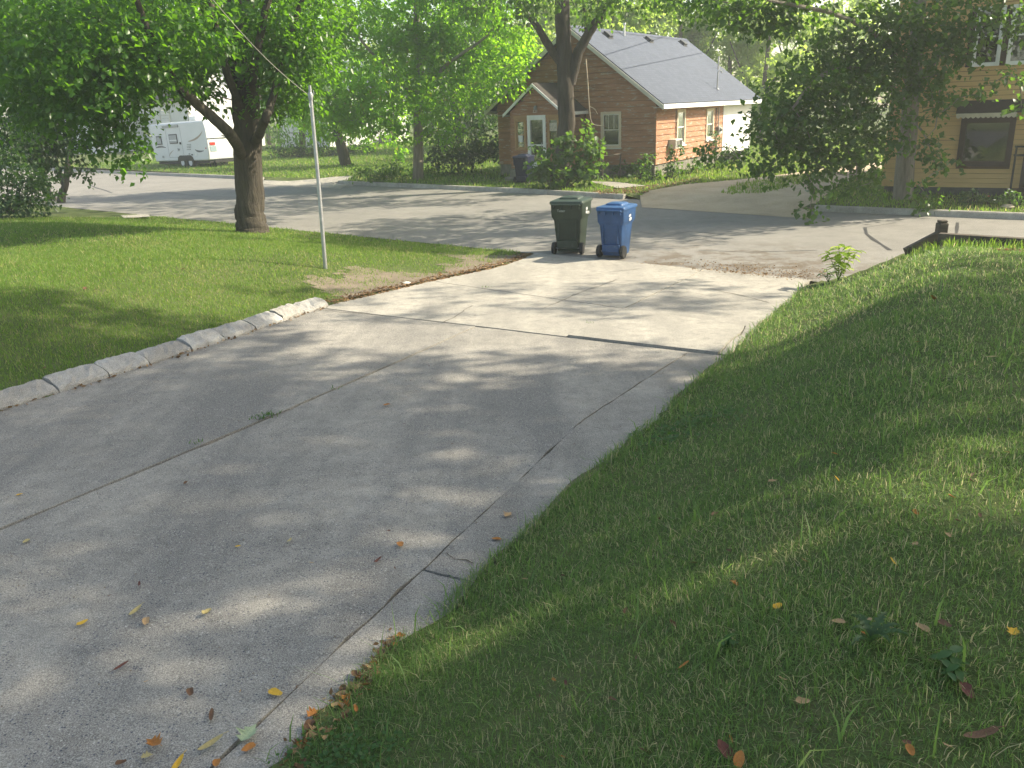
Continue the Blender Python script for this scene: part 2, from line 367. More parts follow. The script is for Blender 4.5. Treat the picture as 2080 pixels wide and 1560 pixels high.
LEAFC = {'yellow': flatleaf('yellow_leaf', (.55, .33, .04), 0), 'orange': flatleaf('orange_leaf', (.36, .15, .04), 0), 'brown': flatleaf('brown_leaf', (.13, .07, .04), 0),
         'tan': flatleaf('tan_leaf', (.38, .25, .13), 0), 'red': flatleaf('dark_red_leaf', (.11, .04, .03), 0), 'pale': flatleaf('pale_green_leaf', (.30, .36, .22), 0), 'straw': flatleaf('pale_yellow_leaf', (.38, .31, .14), 0)}

# ------------------------------------------------------------------ ground, street, driveway
def axis(a, b, step, lim):
    c = list(np.arange(a, b + 1e-6, step)); lo = []; hi = []; d = step
    x = a
    while x > -lim: d *= 1.35; x -= d; lo.append(x)
    d = step; x = b
    while x < lim: d *= 1.35; x += d; hi.append(x)
    return np.array(lo[::-1] + c + hi)
gx = axis(-22, 15, .22, 150); gy = axis(-3, 33, .22, 150)
GX, GY = np.meshgrid(gx, gy); GZ = zt(GX, GY)
nx_, ny_ = len(gx), len(gy); idx = np.arange(nx_ * ny_).reshape(ny_, nx_)
quad = np.stack([idx[:-1, :-1], idx[:-1, 1:], idx[1:, 1:], idx[1:, :-1]], -1).reshape(-1, 4)
g = npmesh('ground', np.stack([GX, GY, GZ], -1).reshape(-1, 3), quad, MT['soil'], smooth=True); tag(g, 'ground of lawns and banks beneath the grass', 'ground', kind='structure')

def sheet(name, pts, z, mat, label, cat, kind='structure'):
    b = MB(); b.add([(p[0], p[1], z) for p in pts], [tuple(range(len(pts)))]); o = b.build(name, mat); return tag(o, label, cat, kind=kind)
# street: strip between near edge and far kerb
ss = np.concatenate([np.linspace(-130, -60, 6), np.linspace(-55, 60, 60), np.linspace(65, 110, 5)])
def sq(s, q): return QS * s + QP * (q + Q0)
V = []; 
kqs = np.interp(ss, _kS, _kQ)
for s, kk in zip(ss, kqs):
    for f in np.linspace(0, 1, 5): V.append((*sq(s, f * (kk + .2)), 0.0))
ns = len(ss); F = [(i * 5 + j, (i + 1) * 5 + j, (i + 1) * 5 + j + 1, i * 5 + j + 1) for i in range(ns - 1) for j in range(4)]
street = npmesh('street', np.array(V), np.array(F)[:, ::-1], MT['asphalt']); tag(street, 'worn grey asphalt street crossing behind the bins', 'street', kind='structure')
def ribbon(name, uv, z, w, mat, parent):
    pts = [un(u, v, z) for u, v in uv]; b = MB(); n = len(pts); vs = []
    for i, p in enumerate(pts):
        d = pts[min(i + 1, n - 1)] - pts[max(i - 1, 0)]; d = np.array([-d[1], d[0], 0]); d /= np.linalg.norm(d) + 1e-9; ww = w * random.uniform(.5, 1.3)
        vs += [p + d * ww / 2, p - d * ww / 2]
    b.add(vs, [(2 * i, 2 * i + 1, 2 * i + 3, 2 * i + 2) for i in range(n - 1)]); return b.build(name, mat, parent)
for uv, w in (([(1757, 462), (1760, 475), (1775, 487), (1790, 496), (1808, 508)], .10), ([(1757, 462), (1790, 457), (1820, 452)], .04), ([(183, 376), (197, 382), (212, 386), (228, 392)], .12),
              ([(1945, 452), (1944, 462), (1943, 474)], .07), ([(900, 440), (1010, 446), (1105, 450)], .04), ([(1300, 470), (1345, 480), (1400, 470), (1470, 476)], .03), ([(330, 390), (400, 398), (470, 400)], .06), ([(1420, 508), (1520, 512), (1660, 508)], .03)):
    ribbon('tar_seam', uv, .004, w, MT['tar'], street)

# driveway: bed of dirt and slabs
def tend(n): return .10 - .195 * n
def tB(n): return -5.65 - .05 * n
def tA(n): return -4.05 - .25 * n
def nj(t): return np.interp(t, [-15, -12, -9.3, -7.9, -5.6], [-2.9, -2.97, -3.05, -3.14, -3.3])
def nr(t): return np.interp(t, [-15, -12.8, -10.7, -8.4, -5.6], [.05, -.1, -.28, -.48, -.36])
def nE(t): return .06 + .22 * np.clip((-t - 11.0) / 2.5, 0, 1) + .03 * np.sin(t * 2.1) + .02 * np.sin(t * 5.3)
b = MB(); tt = np.linspace(-15.5, .0, 16)
vs = []
for t in tt:
    for n in (nL(t) - .25, .25): vs.append((*xy(n, t), zd(t) - .055))
b.add(vs, [(2 * i, 2 * i + 1, 2 * i + 3, 2 * i + 2) for i in range(len(tt) - 1)])
b.add([(*xy(-6.2, -.1), -.052), (*xy(.2, -.1), -.052), (*xy(.2, tend(.2)), -.052), (*xy(-6.2, tend(-6.2)), -.052)], [(0, 1, 2, 3)])
drive = b.build('driveway', MT['joint']); tag(drive, 'sloping concrete driveway of large cracked slabs', 'driveway', kind='structure')
def slab(na, nb, ta, tb, mat, dz=0., gap=.009, tilt=0., jit=.006, steps=(8, 18), gr=None):
    """na, nb: functions of t; ta, tb: functions of n"""
    b = MB(); I, J = steps; vs = []
    for j in range(J + 1):
        for i in range(I + 1):
            a = i / I; c = j / J; nm = na(-6) * (1 - a) + nb(-6) * a
            for _ in range(3):
                t = ta(nm) * (1 - c) + tb(nm) * c; nm = na(t) * (1 - a) + nb(t) * a
            n = nm
            if i == 0: n += gap + abs(random.gauss(0, jit))
            if i == I: n -= (gap if gr is None else gr) + abs(random.gauss(0, jit))
            if j == 0: t += gap + abs(random.gauss(0, jit))
            if j == J: t -= gap + abs(random.gauss(0, jit))
            x, y = xy(n, t); vs.append((x, y, zd(t) + dz + tilt * (c - .5) + (.004 * wob(x, y, 1.2))))
    W = I + 1; fs = [(j * W + i, j * W + i + 1, (j + 1) * W + i + 1, (j + 1) * W + i) for j in range(J) for i in range(I)]
    ring = [i for i in range(I + 1)] + [j * W + I for j in range(1, J + 1)] + [J * W + i for i in range(I - 1, -1, -1)] + [j * W for j in range(J - 1, 0, -1)]
    base = len(vs); vs += [(vs[k][0], vs[k][1], vs[k][2] - .09) for k in ring]
    R = len(ring); fs += [(ring[(k + 1) % R], ring[k], base + k, base + (k + 1) % R) for k in range(R)]
    b.add(vs, fs); return b.build('slab', mat, drive)
c_ = lambda v: (lambda x: v)
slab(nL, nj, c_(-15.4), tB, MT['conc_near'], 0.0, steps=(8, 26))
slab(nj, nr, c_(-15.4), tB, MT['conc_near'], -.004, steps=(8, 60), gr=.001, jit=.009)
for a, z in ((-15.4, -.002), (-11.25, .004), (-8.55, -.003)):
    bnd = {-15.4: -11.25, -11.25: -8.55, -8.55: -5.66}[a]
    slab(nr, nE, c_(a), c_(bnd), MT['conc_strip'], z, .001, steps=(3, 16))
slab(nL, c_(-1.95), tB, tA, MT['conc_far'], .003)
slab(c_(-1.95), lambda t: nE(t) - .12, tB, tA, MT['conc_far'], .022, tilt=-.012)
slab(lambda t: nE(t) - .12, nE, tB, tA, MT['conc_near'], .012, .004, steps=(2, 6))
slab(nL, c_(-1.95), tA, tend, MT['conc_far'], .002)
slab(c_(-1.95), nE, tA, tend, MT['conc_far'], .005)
def crack(uv, w=.012, skip=0.):
    pts = []
    for u, v in uv:
        p = un(u, v, .3)
        for _ in range(30):
            n, t = nt(p[0], p[1]); p = un(u, v, float(zd(t)) + .012)
        pts.append(p)
    out = []
    for a, c in zip(pts[:-1], pts[1:]):
        m = max(2, int(np.linalg.norm(c - a) / .12))
        for k in range(m): out.append(a + (c - a) * k / m + np.array([random.gauss(0, .012), random.gauss(0, .012), 0]))
    out.append(pts[-1]); b = MB(); vs = []
    for i, p in enumerate(out):
        d = out[min(i + 1, len(out) - 1)] - out[max(i - 1, 0)]; d = np.array([-d[1], d[0], 0]); d /= np.linalg.norm(d) + 1e-9; ww = w * random.uniform(.4, 1.4)
        n, t = nt(p[0], p[1]); z = float(zd(t)) + .010 + (.014 if (t > tB(n) and n > -1.95 and t < tA(n)) else 0)
        vs += [(p[0] + d[0] * ww / 2, p[1] + d[1] * ww / 2, z), (p[0] - d[0] * ww / 2, p[1] - d[1] * ww / 2, z)]
    b.add(vs, [(2 * i, 2 * i + 1, 2 * i + 3, 2 * i + 2) for i in range(len(out) - 1) if random.random() >= skip]); b.build('crack', MT['joint'], drive)
for uv in ([(1438, 585), (1500, 598), (1562, 614)], [(1188, 560), (1240, 552), (1300, 545)], [(1105, 625), (1188, 590), (1260, 565)], [(640, 628), (700, 633), (780, 640)], [(590, 830), (560, 842), (520, 852)], [(900, 655), (935, 636), (960, 620)]): crack(uv)
crack([(905, 1122), (925, 1134), (962, 1144)], .007, .3)

sA, sB = sof(*un(1310, 396)[:2]), sof(*un(1655, 428)[:2]); s1A, s1B = sof(*un(532, 366)[:2]), sof(*un(688, 374)[:2])
# concrete edging blocks on the left
edge = empty('kerb_edging', (*xy(-5.8, -8), .4), label='row of rounded pale concrete edging blocks along the left side of the driveway', cat='edging')
tcur = -11.9; k = 0
while tcur < -5.15:
    ln = [.72, .62, .66, .60, .55, .66, .58, .62, .6, .52, .64, .34][k % 12]; t1 = min(tcur + ln, -5.0)
    n0 = float(nL((tcur + t1) / 2)); z0 = float(zd((tcur + t1) / 2)); b = MB(); prof = [(-.01, -.10), (.0, .03), (.02, .055), (.08, .085), (.16, .115), (.235, .13), (.265, .125), (.285, .08), (.29, -.1)]
    S = 11; vs = []
    for j in range(S + 1):
        tj = tcur + .008 + (t1 - tcur - .016) * j / S; end = 1.0 if 0 < j < S else .94
        for (o, h) in prof: vs.append((*xy(float(nL(tj)) - o * end + random.gauss(0, .007), tj), float(zd(tj)) + h * end + random.gauss(0, .005) + (.012 * math.sin(k * 2.3))))
    W = len(prof); fs = [(j * W + i, j * W + i + 1, (j + 1) * W + i + 1, (j + 1) * W + i) for j in range(S) for i in range(W - 1)] + [tuple(range(W)), tuple(range(S * W, S * W + W))[::-1]]
    b.add(vs, fs); o = b.build('block', MT['edging'], None, False); o.data.transform(Matrix.Translation(-Vector(edge.location))); o.parent = edge
    tcur = t1; k += 1

# far kerb in blocks, with the dropped apron of the gravel drive
kerb = empty('far_kerb', (*KERB[3], 0)); tag(kerb, 'concrete kerb along the far side of the street', 'kerb', kind='structure')
s = -90.0
while s < 40:
    L_ = 3.0; e = s + L_
    for lo, hi in ((s1A, s1B), (sA, sB)):
        if s < lo < e: e = lo
        if lo <= s < hi: s = hi; e = s + L_
    b = MB(); vs = []; prof = [(-.02, -.1), (.0, .0), (.03, .125), (.06, .15), (.20, .15), (.21, .06)]
    for ss_ in np.linspace(s + .006, e - .006, 5):
        q0 = np.interp(ss_, _kS, _kQ)
        for o, h in prof: vs.append((*sq(ss_, q0 + o), h))
    W = len(prof); fs = [(j * W + i + 1, j * W + i, (j + 1) * W + i, (j + 1) * W + i + 1) for j in range(4) for i in range(W - 1)] + [tuple(range(W))[::-1], tuple(range(4 * W, 5 * W))]
    b.add(vs, fs); o = b.build('kerb_block', MT['kerb'], None); o.data.transform(Matrix.Translation(-Vector(kerb.location))); o.parent = kerb
    s = e
# far lawn
APR = ((sA, sB), (s1A, s1B))
fs_ = np.concatenate([np.linspace(-120, -62, 7), np.arange(-60, 40, 1.0), np.linspace(42, 100, 8)]); ff = np.concatenate([[.19, .3], np.arange(1, 30, 1.0), [34, 40, 50, 65, 90, 110]])
V = []
for s_ in fs_:
    k_ = np.interp(s_, _kS, _kQ)
    for f_ in ff: x_, y_ = sq(s_, k_ + f_); ap = max([float(sst((s_ - a_) / .6 + .3) * sst((b_ - s_) / .6 + .3)) for a_, b_ in APR]); z_ = float(zfar(x_, y_)); V.append((x_, y_, z_ * (1 - ap * float(1 - sst((f_ - .19) / .95))) - .012 * ap))
nf = len(ff); F = [(i * nf + j, (i + 1) * nf + j, (i + 1) * nf + j + 1, i * nf + j + 1) for i in range(len(fs_) - 1) for j in range(nf - 1)]
fl = npmesh('far_lawn', np.array(V), np.array(F)[:, ::-1], MT['soil'], smooth=True); tag(fl, 'lawns across the street around the houses', 'lawn', kind='structure')
V = []; F = []
tg = np.linspace(-4.7, .7, 46); lg = np.linspace(.02, 2.0, 20)
for t_ in tg:
    for l_ in lg: x_, y_ = xy(float(nL(t_)) - l_, t_); V.append((x_, y_, zg(x_, y_) + .007))
V = np.array(V); 
for i_ in range(45):
    for j_ in range(19):
        t_ = tg[i_]; l_ = lg[j_]; lim_ = 1.0 + .55 * math.sin(t_ * 1.7 + 1) + .3 * math.sin(t_ * 4.1)
        if l_ < lim_ * min(1, (t_ + 4.9) / .7) * min(1, max(0, (.75 - t_) / .5)) + .12 * math.sin(t_ * 11) + random.uniform(-.08, .08): F.append((i_ * 20 + j_, i_ * 20 + j_ + 1, (i_ + 1) * 20 + j_ + 1, (i_ + 1) * 20 + j_))
be = npmesh('bare_earth', V, np.array(F), MT['dirt']); tag(be, 'bare earth patch at the corner of the left lawn by the driveway', 'earth', kind='structure')
def poly(name, uv, z, mat, label, cat):
    pts = [un(u, v, z) for u, v in uv][::-1]; vs = []
    for p in pts:
        d = qof(p[0], p[1]) - float(kq(p[0], p[1])); vs.append((p[0], p[1], .008 if d < .15 else (z if d > 1.2 else .008 + (z - .008) * (d - .15) / 1.05)))
    c = np.mean(vs, 0); bm_ = MB(); n = len(vs)
    me = bpy.data.meshes.new(name); me.from_pydata(vs, [], [tuple(range(n))]); me.update(); me.materials.append(mat)
    import bmesh
    bb = bmesh.new(); bb.from_mesh(me); bmesh.ops.triangulate(bb, faces=bb.faces[:])
    for _ in range(3): bmesh.ops.subdivide_edges(bb, edges=[e for e in bb.edges if e.calc_length() > 1.0], cuts=1, use_grid_fill=True)
    bmesh.ops.triangulate(bb, faces=bb.faces[:])
    for v_ in bb.verts:
        d = qof(v_.co.x, v_.co.y) - float(kq(v_.co.x, v_.co.y)); top = float(zfar(v_.co.x, v_.co.y)) + .03
        v_.co.z = .008 if d < .02 else (top if d > 1.0 else .008 + (top - .008) * sst((d - .02) / .98))
    bb.to_mesh(me); bb.free(); return tag(link(me, name), label, cat, kind='structure')
poly('gravel_drive', [(1300, 392), (1340, 384), (1395, 374), (1450, 369), (1520, 362), (1600, 352), (1700, 338), (1790, 330), (1800, 340), (1752, 356), (1712, 372), (1690, 384), (1668, 404), (1640, 424), (1657, 432), (1480, 421), (1304, 410)], .165, MT['gravel'], 'pale gravel drive between the orange house and the yellow house', 'drive')
poly('drive_apron', [(530, 367), (600, 370.5), (690, 375.5), (702, 369), (717, 357), (641, 361), (538, 361)], .166, MT['conc_far'], 'pale concrete drive apron across the street left of the grey tree', 'drive')
poly('house_path', [(1196, 367), (1256, 369), (1312, 377), (1255, 382), (1210, 371)], .17, MT['conc_far'], 'short concrete path leading to the handrail of the orange house', 'path')
sheet('pavement_strip', [un(u, v, .1)[:2] for u, v in [(245, 437), (300, 435), (306, 440), (252, 443)]][::-1], .10, MT['conc_far'], 'small concrete strip at the street edge beside the left lawn', 'pavement')
# ------------------------------------------------------------------ helpers for buildings
def frame_mat(o):
    return Matrix.Translation(o.location) @ o.rotation_euler.to_matrix().to_4x4()
def onp(o, u, v, axis, val):               # point of the photo on a local plane of object o
    mi = frame_mat(o).inverted(); c = mi @ Vector(CAM); r = mi.to_3x3() @ Vector(ray(u, v)); t = (val - c[axis]) / r[axis]; return c + r * t
def proj(p):
    c = RM.T @ (np.asarray(p, float) - CAM); return CX0 + FPX * c[0] / c[2], CY0 - FPX * c[1] / c[2]
FR = lambda a, o, z: (a, -o, z)            # front wall: along x, outward -y
def wall_board(parent, mp, z0, h, a0b, a1b, a0t, a1t, mat, thick=.034, name='board'):
    b = MB(); dz = random.gauss(0, .0025)
    P_ = [(a0b, -.045, z0 + dz), (a1b, -.045, z0 + dz), (a1b, thick, z0 + dz), (a0b, thick, z0 + dz), (a0t, -.045, z0 + h), (a1t, -.045, z0 + h), (a1t, .006, z0 + h), (a0t, .006, z0 + h)]
    b.add([mp(*p) for p in P_], [(0, 3, 2, 1), (4, 5, 6, 7), (0, 1, 5, 4), (1, 2, 6, 5), (2, 3, 7, 6), (3, 0, 4, 7)])
    return b.build(name, mat, parent)
def clad(parent, mp, z0, z1, pitch, lim, openings, mat, thick=.034, joints=0):
    """lim(z) -> (a0, a1); openings (a0, a1, z0, z1)"""
    z = z0
    while z < z1 - .02:
        h = min(pitch, z1 - z); a0b, a1b = lim(z); a0t, a1t = lim(z + h)
        segs = [(a0b, a1b, a0t, a1t)]
        zm = z + h * .5
        for (o0, o1, p0, p1) in openings:
            if p0 - .02 < zm < p1 + .02:
                ns_ = []
                for (x0, x1, y0, y1) in segs:
                    if o1 <= x0 or o0 >= x1: ns_.append((x0, x1, y0, y1)); continue
                    if o0 > x0 + .03: ns_.append((x0, o0, y0, o0))
                    if o1 < x1 - .03: ns_.append((o1, x1, o1, y1))
                segs = ns_
        for sgm in segs:
            x0, x1, y0, y1 = sgm
            if y1 - y0 < .01 and x1 - x0 < .05: continue
            if joints and x1 - x0 > 3.4:
                c = x0 + (x1 - x0) * random.uniform(.35, .65)
                wall_board(parent, mp, z, h - .009, x0, c - .002, y0, c - .002, mat, thick); wall_board(parent, mp, z, h - .009, c + .002, x1, c + .002, y1, mat, thick)
            else: wall_board(parent, mp, z, h - .009, x0, x1, y0, max(y1, y0 + .005), mat, thick)
        z += h
def mbox(b, mp, a0, a1, o0, o1, z0, z1):
    vs = [mp(a, o, z) for z in (z0, z1) for (a, o) in ((a0, o0), (a1, o0), (a1, o1), (a0, o1))]
    b.add(vs, [(0, 3, 2, 1), (4, 5, 6, 7), (0, 1, 5, 4), (1, 2, 6, 5), (2, 3, 7, 6), (3, 0, 4, 7)])
def window(parent, mp, a0, a1, z0, z1, fw, fmat, smat, back, out=.06, sash=True, munt=0, sill=True, midf=.5, fwb=None):
    b = MB(); fwb = fwb or fw
    mbox(b, mp, a0, a0 + fw, -.04, out, z0, z1); mbox(b, mp, a1 - fw, a1, -.04, out, z0, z1)
    mbox(b, mp, a0 + fw, a1 - fw, -.04, out - .003, z1 - fw, z1); mbox(b, mp, a0 + fw, a1 - fw, -.04, out - .003, z0, z0 + fwb)
    w = b.build('window', fmat, parent)
    if sill: b = MB(); mbox(b, mp, a0 - .03, a1 + .03, -.03, out + .05, z0 - .045, z0 - .002); b.build('sill', smat, w)
    i0, i1, j0, j1 = a0 + fw, a1 - fw, z0 + fwb, z1 - fw
    if sash:
        zm = j0 + (j1 - j0) * midf; sw = .04
        for (p0, p1, o) in ((j0, zm + .02, .012), (zm - .02, j1, .026)):
            b = MB(); mbox(b, mp, i0, i0 + sw, o - .03, o, p0, p1); mbox(b, mp, i1 - sw, i1, o - .03, o, p0, p1); mbox(b, mp, i0 + sw, i1 - sw, o - .03, o, p0, p0 + sw); mbox(b, mp, i0 + sw, i1 - sw, o - .03, o, p1 - sw, p1)
            if munt and o > .02:
                for q in range(1, munt + 1):
                    x = i0 + (i1 - i0) * q / (munt + 1); mbox(b, mp, x - .01, x + .01, o - .02, o - .004, p0 + sw, p1 - sw)
            b.build('sash', smat, w)
            b = MB(); mbox(b, mp, i0 + sw - .004, i1 - sw + .004, o - .02, o - .014, p0 + sw - .004, p1 - sw + .004); b.build('pane', MT['glass'], w)
    else:
        b = MB(); mbox(b, mp, i0 - .004, i1 + .004, .004, .010, j0 - .004, j1 + .004); b.build('pane', MT['glass'], w)
    b = MB(); mbox(b, mp, i0 - .004, i1 + .004, -.036, -.030, j0 - .004, j1 + .004); b.build('curtain' if back == 'curtain' else 'blind_or_dark', MT[back], w)  # without a curtain, a near-black sheet imitates the unlit room
    return w
def roof_panel(parent, eave0, along, up, L, W, th, mat, name='roof'):
    al = Vector(along).normalized(); u_ = Vector(up).normalized(); n = al.cross(u_)
    if n.z < 0: n = -n
    o = MB().box(0, L, 0, W, -th, 0).build(name, mat, parent)
    # keep a right-handed frame
    x = al; y = n.cross(x)
    if y.dot(u_) < 0: x = -al; y = n.cross(x); e0 = Vector(eave0) + al * L
    else: e0 = Vector(eave0)
    o.matrix_local = Matrix(((x.x, y.x, n.x, e0.x), (x.y, y.y, n.y, e0.y), (x.z, y.z, n.z, e0.z), (0, 0, 0, 1)))
    return o
def slope_board(b, x0, z0, x1, z1, h, y0, y1):   # fascia following a rake in the xz plane
    b.prism([(x0, z0), (x1, z1), (x1, z1 - h), (x0, z0 - h)], 1, y0, y1)

# ------------------------------------------------------------------ orange house
C0 = un(1330, 361, .1)
RZ = rad(-33)
oh = empty('orange_house', (C0[0], C0[1], 0), RZ, 'small orange house with peeling board walls and a grey shingle gable roof', 'house')
W_, DEP, AP, EX, EZ = 7.36, 12.1, 5.97, .43, 2.90
ax_ = -W_ / 2; SL = (AP - EZ) / (W_ / 2 + EX)
def gl(z): # gable limits under the roof at height z
    top = AP - .16; half = (top - z) / SL
    return (max(-W_, ax_ - half), min(0, ax_ + half))
b = MB(); b.prism([(-W_ + .05, .5), (-.05, .5), (-.05, 2.9), (ax_, AP - .2), (-W_ + .05, 2.9)], 1, .05, 7.86); b.build('wall', MT['orangegap'], oh)
b = MB(); b.prism([(-W_ + .05, .5), (-.06, .5), (-.06, 2.86), (ax_, AP - .2), (-W_ + .05, 2.86)], 1, 7.865, DEP - .05); b.build('rear_wall', MT['vinyl'], oh)
b = MB(); b.box(-W_ + .02, -.02, .02, 7.8, -.1, .60); b.build('foundation', MT['stonebase'], oh)
SD = lambda a, o, z: (o, a, z)
fwin = (-2.36, -1.46, 1.26, 2.66)
clad(oh, FR, .60, AP - .25, .222, gl, [fwin, (-5.55, -3.05, 0, 2.9)], MT['orange'], joints=1)
w1 = (2.12, 3.05, 1.22, 2.64); w2 = (5.60, 6.55, 1.24, 2.60)
clad(oh, SD, .60, 2.82, .222, lambda z: (0.0, 7.86), [w1, w2], MT['orange'], joints=1)
b = MB(); b.box(-.03, .042, -.042, .03, .6, 2.82); b.build('corner_board', MT['orange'], oh)
window(oh, FR, *fwin, .09, MT['cream'], MT['dullwhite'], 'darkroom', munt=2)
window(oh, SD, *w1, .10, MT['cream'], MT['white'], 'curtain'); window(oh, SD, *w2, .10, MT['cream'], MT['white'], 'curtain')
# white siding on the back part (courses too fine to pick apart)
b = MB(); z = .50
while z < 2.78:
    vs = [SD(a, o, zz) for (a, o, zz) in ((7.9, .03, z), (DEP, .03, z), (DEP, .012, z + .105), (7.9, .012, z + .105), (7.9, -.05, z), (DEP, -.05, z), (DEP, -.05, z + .105), (7.9, -.05, z + .105))]
    b.add(vs, [(0, 1, 2, 3), (0, 4, 5, 1), (3, 2, 6, 7)]); z += .1
o = b.build('siding', MT['vinyl'], oh); o['kind'] = 'stuff'
MB().box(-.02, .045, 7.865, 7.895, .5, 2.82).build('corner_trim', MT['vinyl'], oh); MB().box(-.06, .045, DEP, DEP + .06, .45, 2.82).build('corner_trim', MT['vinyl'], oh)
b = MB(); b.box(-2.0, -.15, 8.0, DEP - .3, -.1, .48); b.build('crawl_dark', MT['darkroom'], oh)  # near-black box painted in for the shade under the rear part
b = MB(); b.box(-.5, -.1, 11.2, 11.7, -.1, .46); b.build('pier', MT['found'], oh)
# roof
for sgn in (1, -1):
    e = (ax_ + sgn * (W_ / 2 + EX), -.3, EZ); wd = math.hypot(W_ / 2 + EX, AP - EZ)
    rp = roof_panel(oh, e, (0, 1, 0), (-sgn * (W_ / 2 + EX), 0, AP - EZ), DEP + .75, wd, .09, MT['shingle'])
    b = MB(); x0 = ax_ + sgn * (W_ / 2 + EX + .01); slope_board(b, x0, EZ - .06, ax_ + sgn * .0, AP - .05, .17, -.345, -.305); b.build('rake_board', MT['dullwhite'], oh)
    b = MB(); b.box(min(x0, x0 + sgn * .035), max(x0, x0 + sgn * .035), -.345, DEP + .47, EZ - .20, EZ - .03); b.build('fascia', MT['white'], oh)
    b = MB(); b.box(min(x0, x0 - sgn * .43), max(x0, x0 - sgn * .43), -.28, DEP + .4, EZ - .16, EZ - .14); b.build('soffit', MT['dullwhite'], oh)
b = MB(); b.prism([(ax_ - .14, AP - .08), (ax_, AP + .035), (ax_ + .14, AP - .08), (ax_, AP + .01)], 1, -.3, DEP + .45); b.build('ridge_cap', MT['shingle'], oh)
SR = Vector((SL, 0, 1)).normalized()
def onroof(x, y): return Vector((x, y, AP - (x - ax_) * SL))
for y in (2.45, 6.75, 11.0):
    c = onroof(-3.28, y); th = math.atan(SL); m = Matrix.Translation(c) @ Matrix.Rotation(th, 4, 'Y')
    b = MB(); b.box(-.22, .22, -.22, .22, -.02, .03, m); b.box(-.17, .17, -.18, .18, .03, .13, m); b.build('roof_vent', MT['darkgrey'], oh, bevel=.015)
def tubeobj(name, pts, r, mat, parent, k=8): return MB().tube(pts, r, k).build(name, mat, parent, True)
c = onroof(-3.4, 4.37); tubeobj('vent_pipe', [c, c + Vector((0, 0, .38)), c + Vector((0, 0, .5))], .04, MT['white'], oh); MB().tube([c + Vector((0, 0, .46)), c + Vector((0, 0, .53))], .07, 10).build('pipe_cap', MT['white'], oh)
c = onroof(-1.55, 11.5); tubeobj('vent_pipe', [c, c + Vector((0, 0, .62))], .04, MT['metal'], oh)
c = onroof(-.23, 7.64); tubeobj('service_mast', [c - Vector((0, 0, .1)), c + Vector((0, 0, .7)), c + Vector((.02, .03, .8)), c + Vector((.1, .12, .82)), c + Vector((.14, .18, .72))], .032, MT['steel'], oh)
b = MB(); b.tube([c, c + Vector((0, 0, .06))], [.12, .05], 10); b.build('mast_flashing', MT['steel'], oh)
# wall air conditioner, meter, conduits
ac = MB().box(.0, .34, 1.30, 2.02, 1.13, 1.50).build('air_conditioner', MT['dullwhite'], oh, bevel=.02)
b = MB(); [b.box(.342, .352, 1.36, 1.66, zz, zz + .018) for zz in np.arange(1.18, 1.46, .035)]; b.box(.342, .35, 1.70, 1.97, 1.18, 1.45); b.build('grille', MT['darkgrey'], ac)
m_ = MB().box(.03, .16, 7.0, 7.28, 1.42, 1.78).build('meter_box', MT['steel'], oh, bevel=.015); MB().lathe([(.075, .16), (.075, .21), (.05, .24)], (0, 7.14, 1.63), 0, 14).build('meter', MT['glass'], m_, True)
MB().box(.03, .12, 7.36, 7.56, 1.46, 1.72).build('service_box', MT['dullwhite'], oh, bevel=.01)
tubeobj('conduit', [(.07, 7.14, 1.78), (.07, 7.14, 2.62)], .025, MT['steel'], oh); tubeobj('conduit', [(.06, 6.82, .5), (.06, 6.82, 2.6)], .02, MT['darkgrey'], oh); tubeobj('conduit', [(.06, 7.05, .3), (.06, 7.05, 1.42)], .02, MT['dullwhite'], oh)
tubeobj('air_conditioner_cord', [(.05, 1.95, 1.5), (.045, 1.98, 2.2), (.045, 2.0, 2.6)], .012, MT['darkgrey'], oh)
# enclosed porch
PX0, PX1, PY, PAX, PAZ = -5.55, -3.12, -1.86, -4.36, 3.86
PSL = (PAZ - 2.76) / (PAX - -5.74)
def pgl(z): half = (PAZ - .14 - z) / PSL; return (max(PX0, PAX - half), min(PX1, PAX + half))
PF = lambda a, o, z: (a, PY - o, z); PR = lambda a, o, z: (PX1 + o, a, z)
b = MB(); b.prism([(PX0 + .05, .4), (PX1 - .05, .4), (PX1 - .05, 2.72), (PAX, PAZ - .18), (PX0 + .05, 2.72)], 1, PY + .06, -.05); b.build('porch_wall', MT['orangegap'], oh)
b = MB(); b.box(PX0 + .02, PX1 - .02, PY + .02, -.06, -.1, .58); b.build('porch_base', MT['stonebase'], oh)
MB().box(PX0 + .1, -3.6, PY - .75, PY - .02, -.05, .28).build('step', MT['stonebase'], oh, bevel=.02); MB().box(PX0 + .15, -3.7, PY - .42, PY + .0, .28, .52).build('step', MT['stonebase'], oh, bevel=.02)
sl1 = (-5.32, -4.78, 1.30, 2.52); sl2 = (-3.78, -3.26, 1.30, 2.52); dr_ = (-4.71, -3.86, .60, 2.64)
clad(oh, PF, .58, PAZ - .2, .2, pgl, [sl1, sl2, dr_, (-5.40, -3.2, 2.5, 2.62)], MT['orange'])
MB().box(-5.40, -3.2, PY - .045, PY + .04, 2.525, 2.64).build('header_trim', MT['tan'], oh)
ws = window(oh, PF, *sl1, .085, MT['tan'], MT['tan'], 'darkroom', sash=True, sill=False, midf=.48)
MB().box(-5.16, -4.96, PY - .034, PY - .030, 1.62, 1.88).build('paper_notice', MT['paper'], ws)
text('1121', .13, MT['paper'], ws, (-5.05, PY - .034, 1.50), (rad(90), 0, 0), 'house_number')
ws2 = window(oh, PF, *sl2, .085, MT['tan'], MT['tan'], 'darkroom', sash=False, sill=False); MB().box(-3.72, -3.36, PY - .034, PY - .028, 2.02, 2.34).build('printed_sign', MT['notice'], ws2)
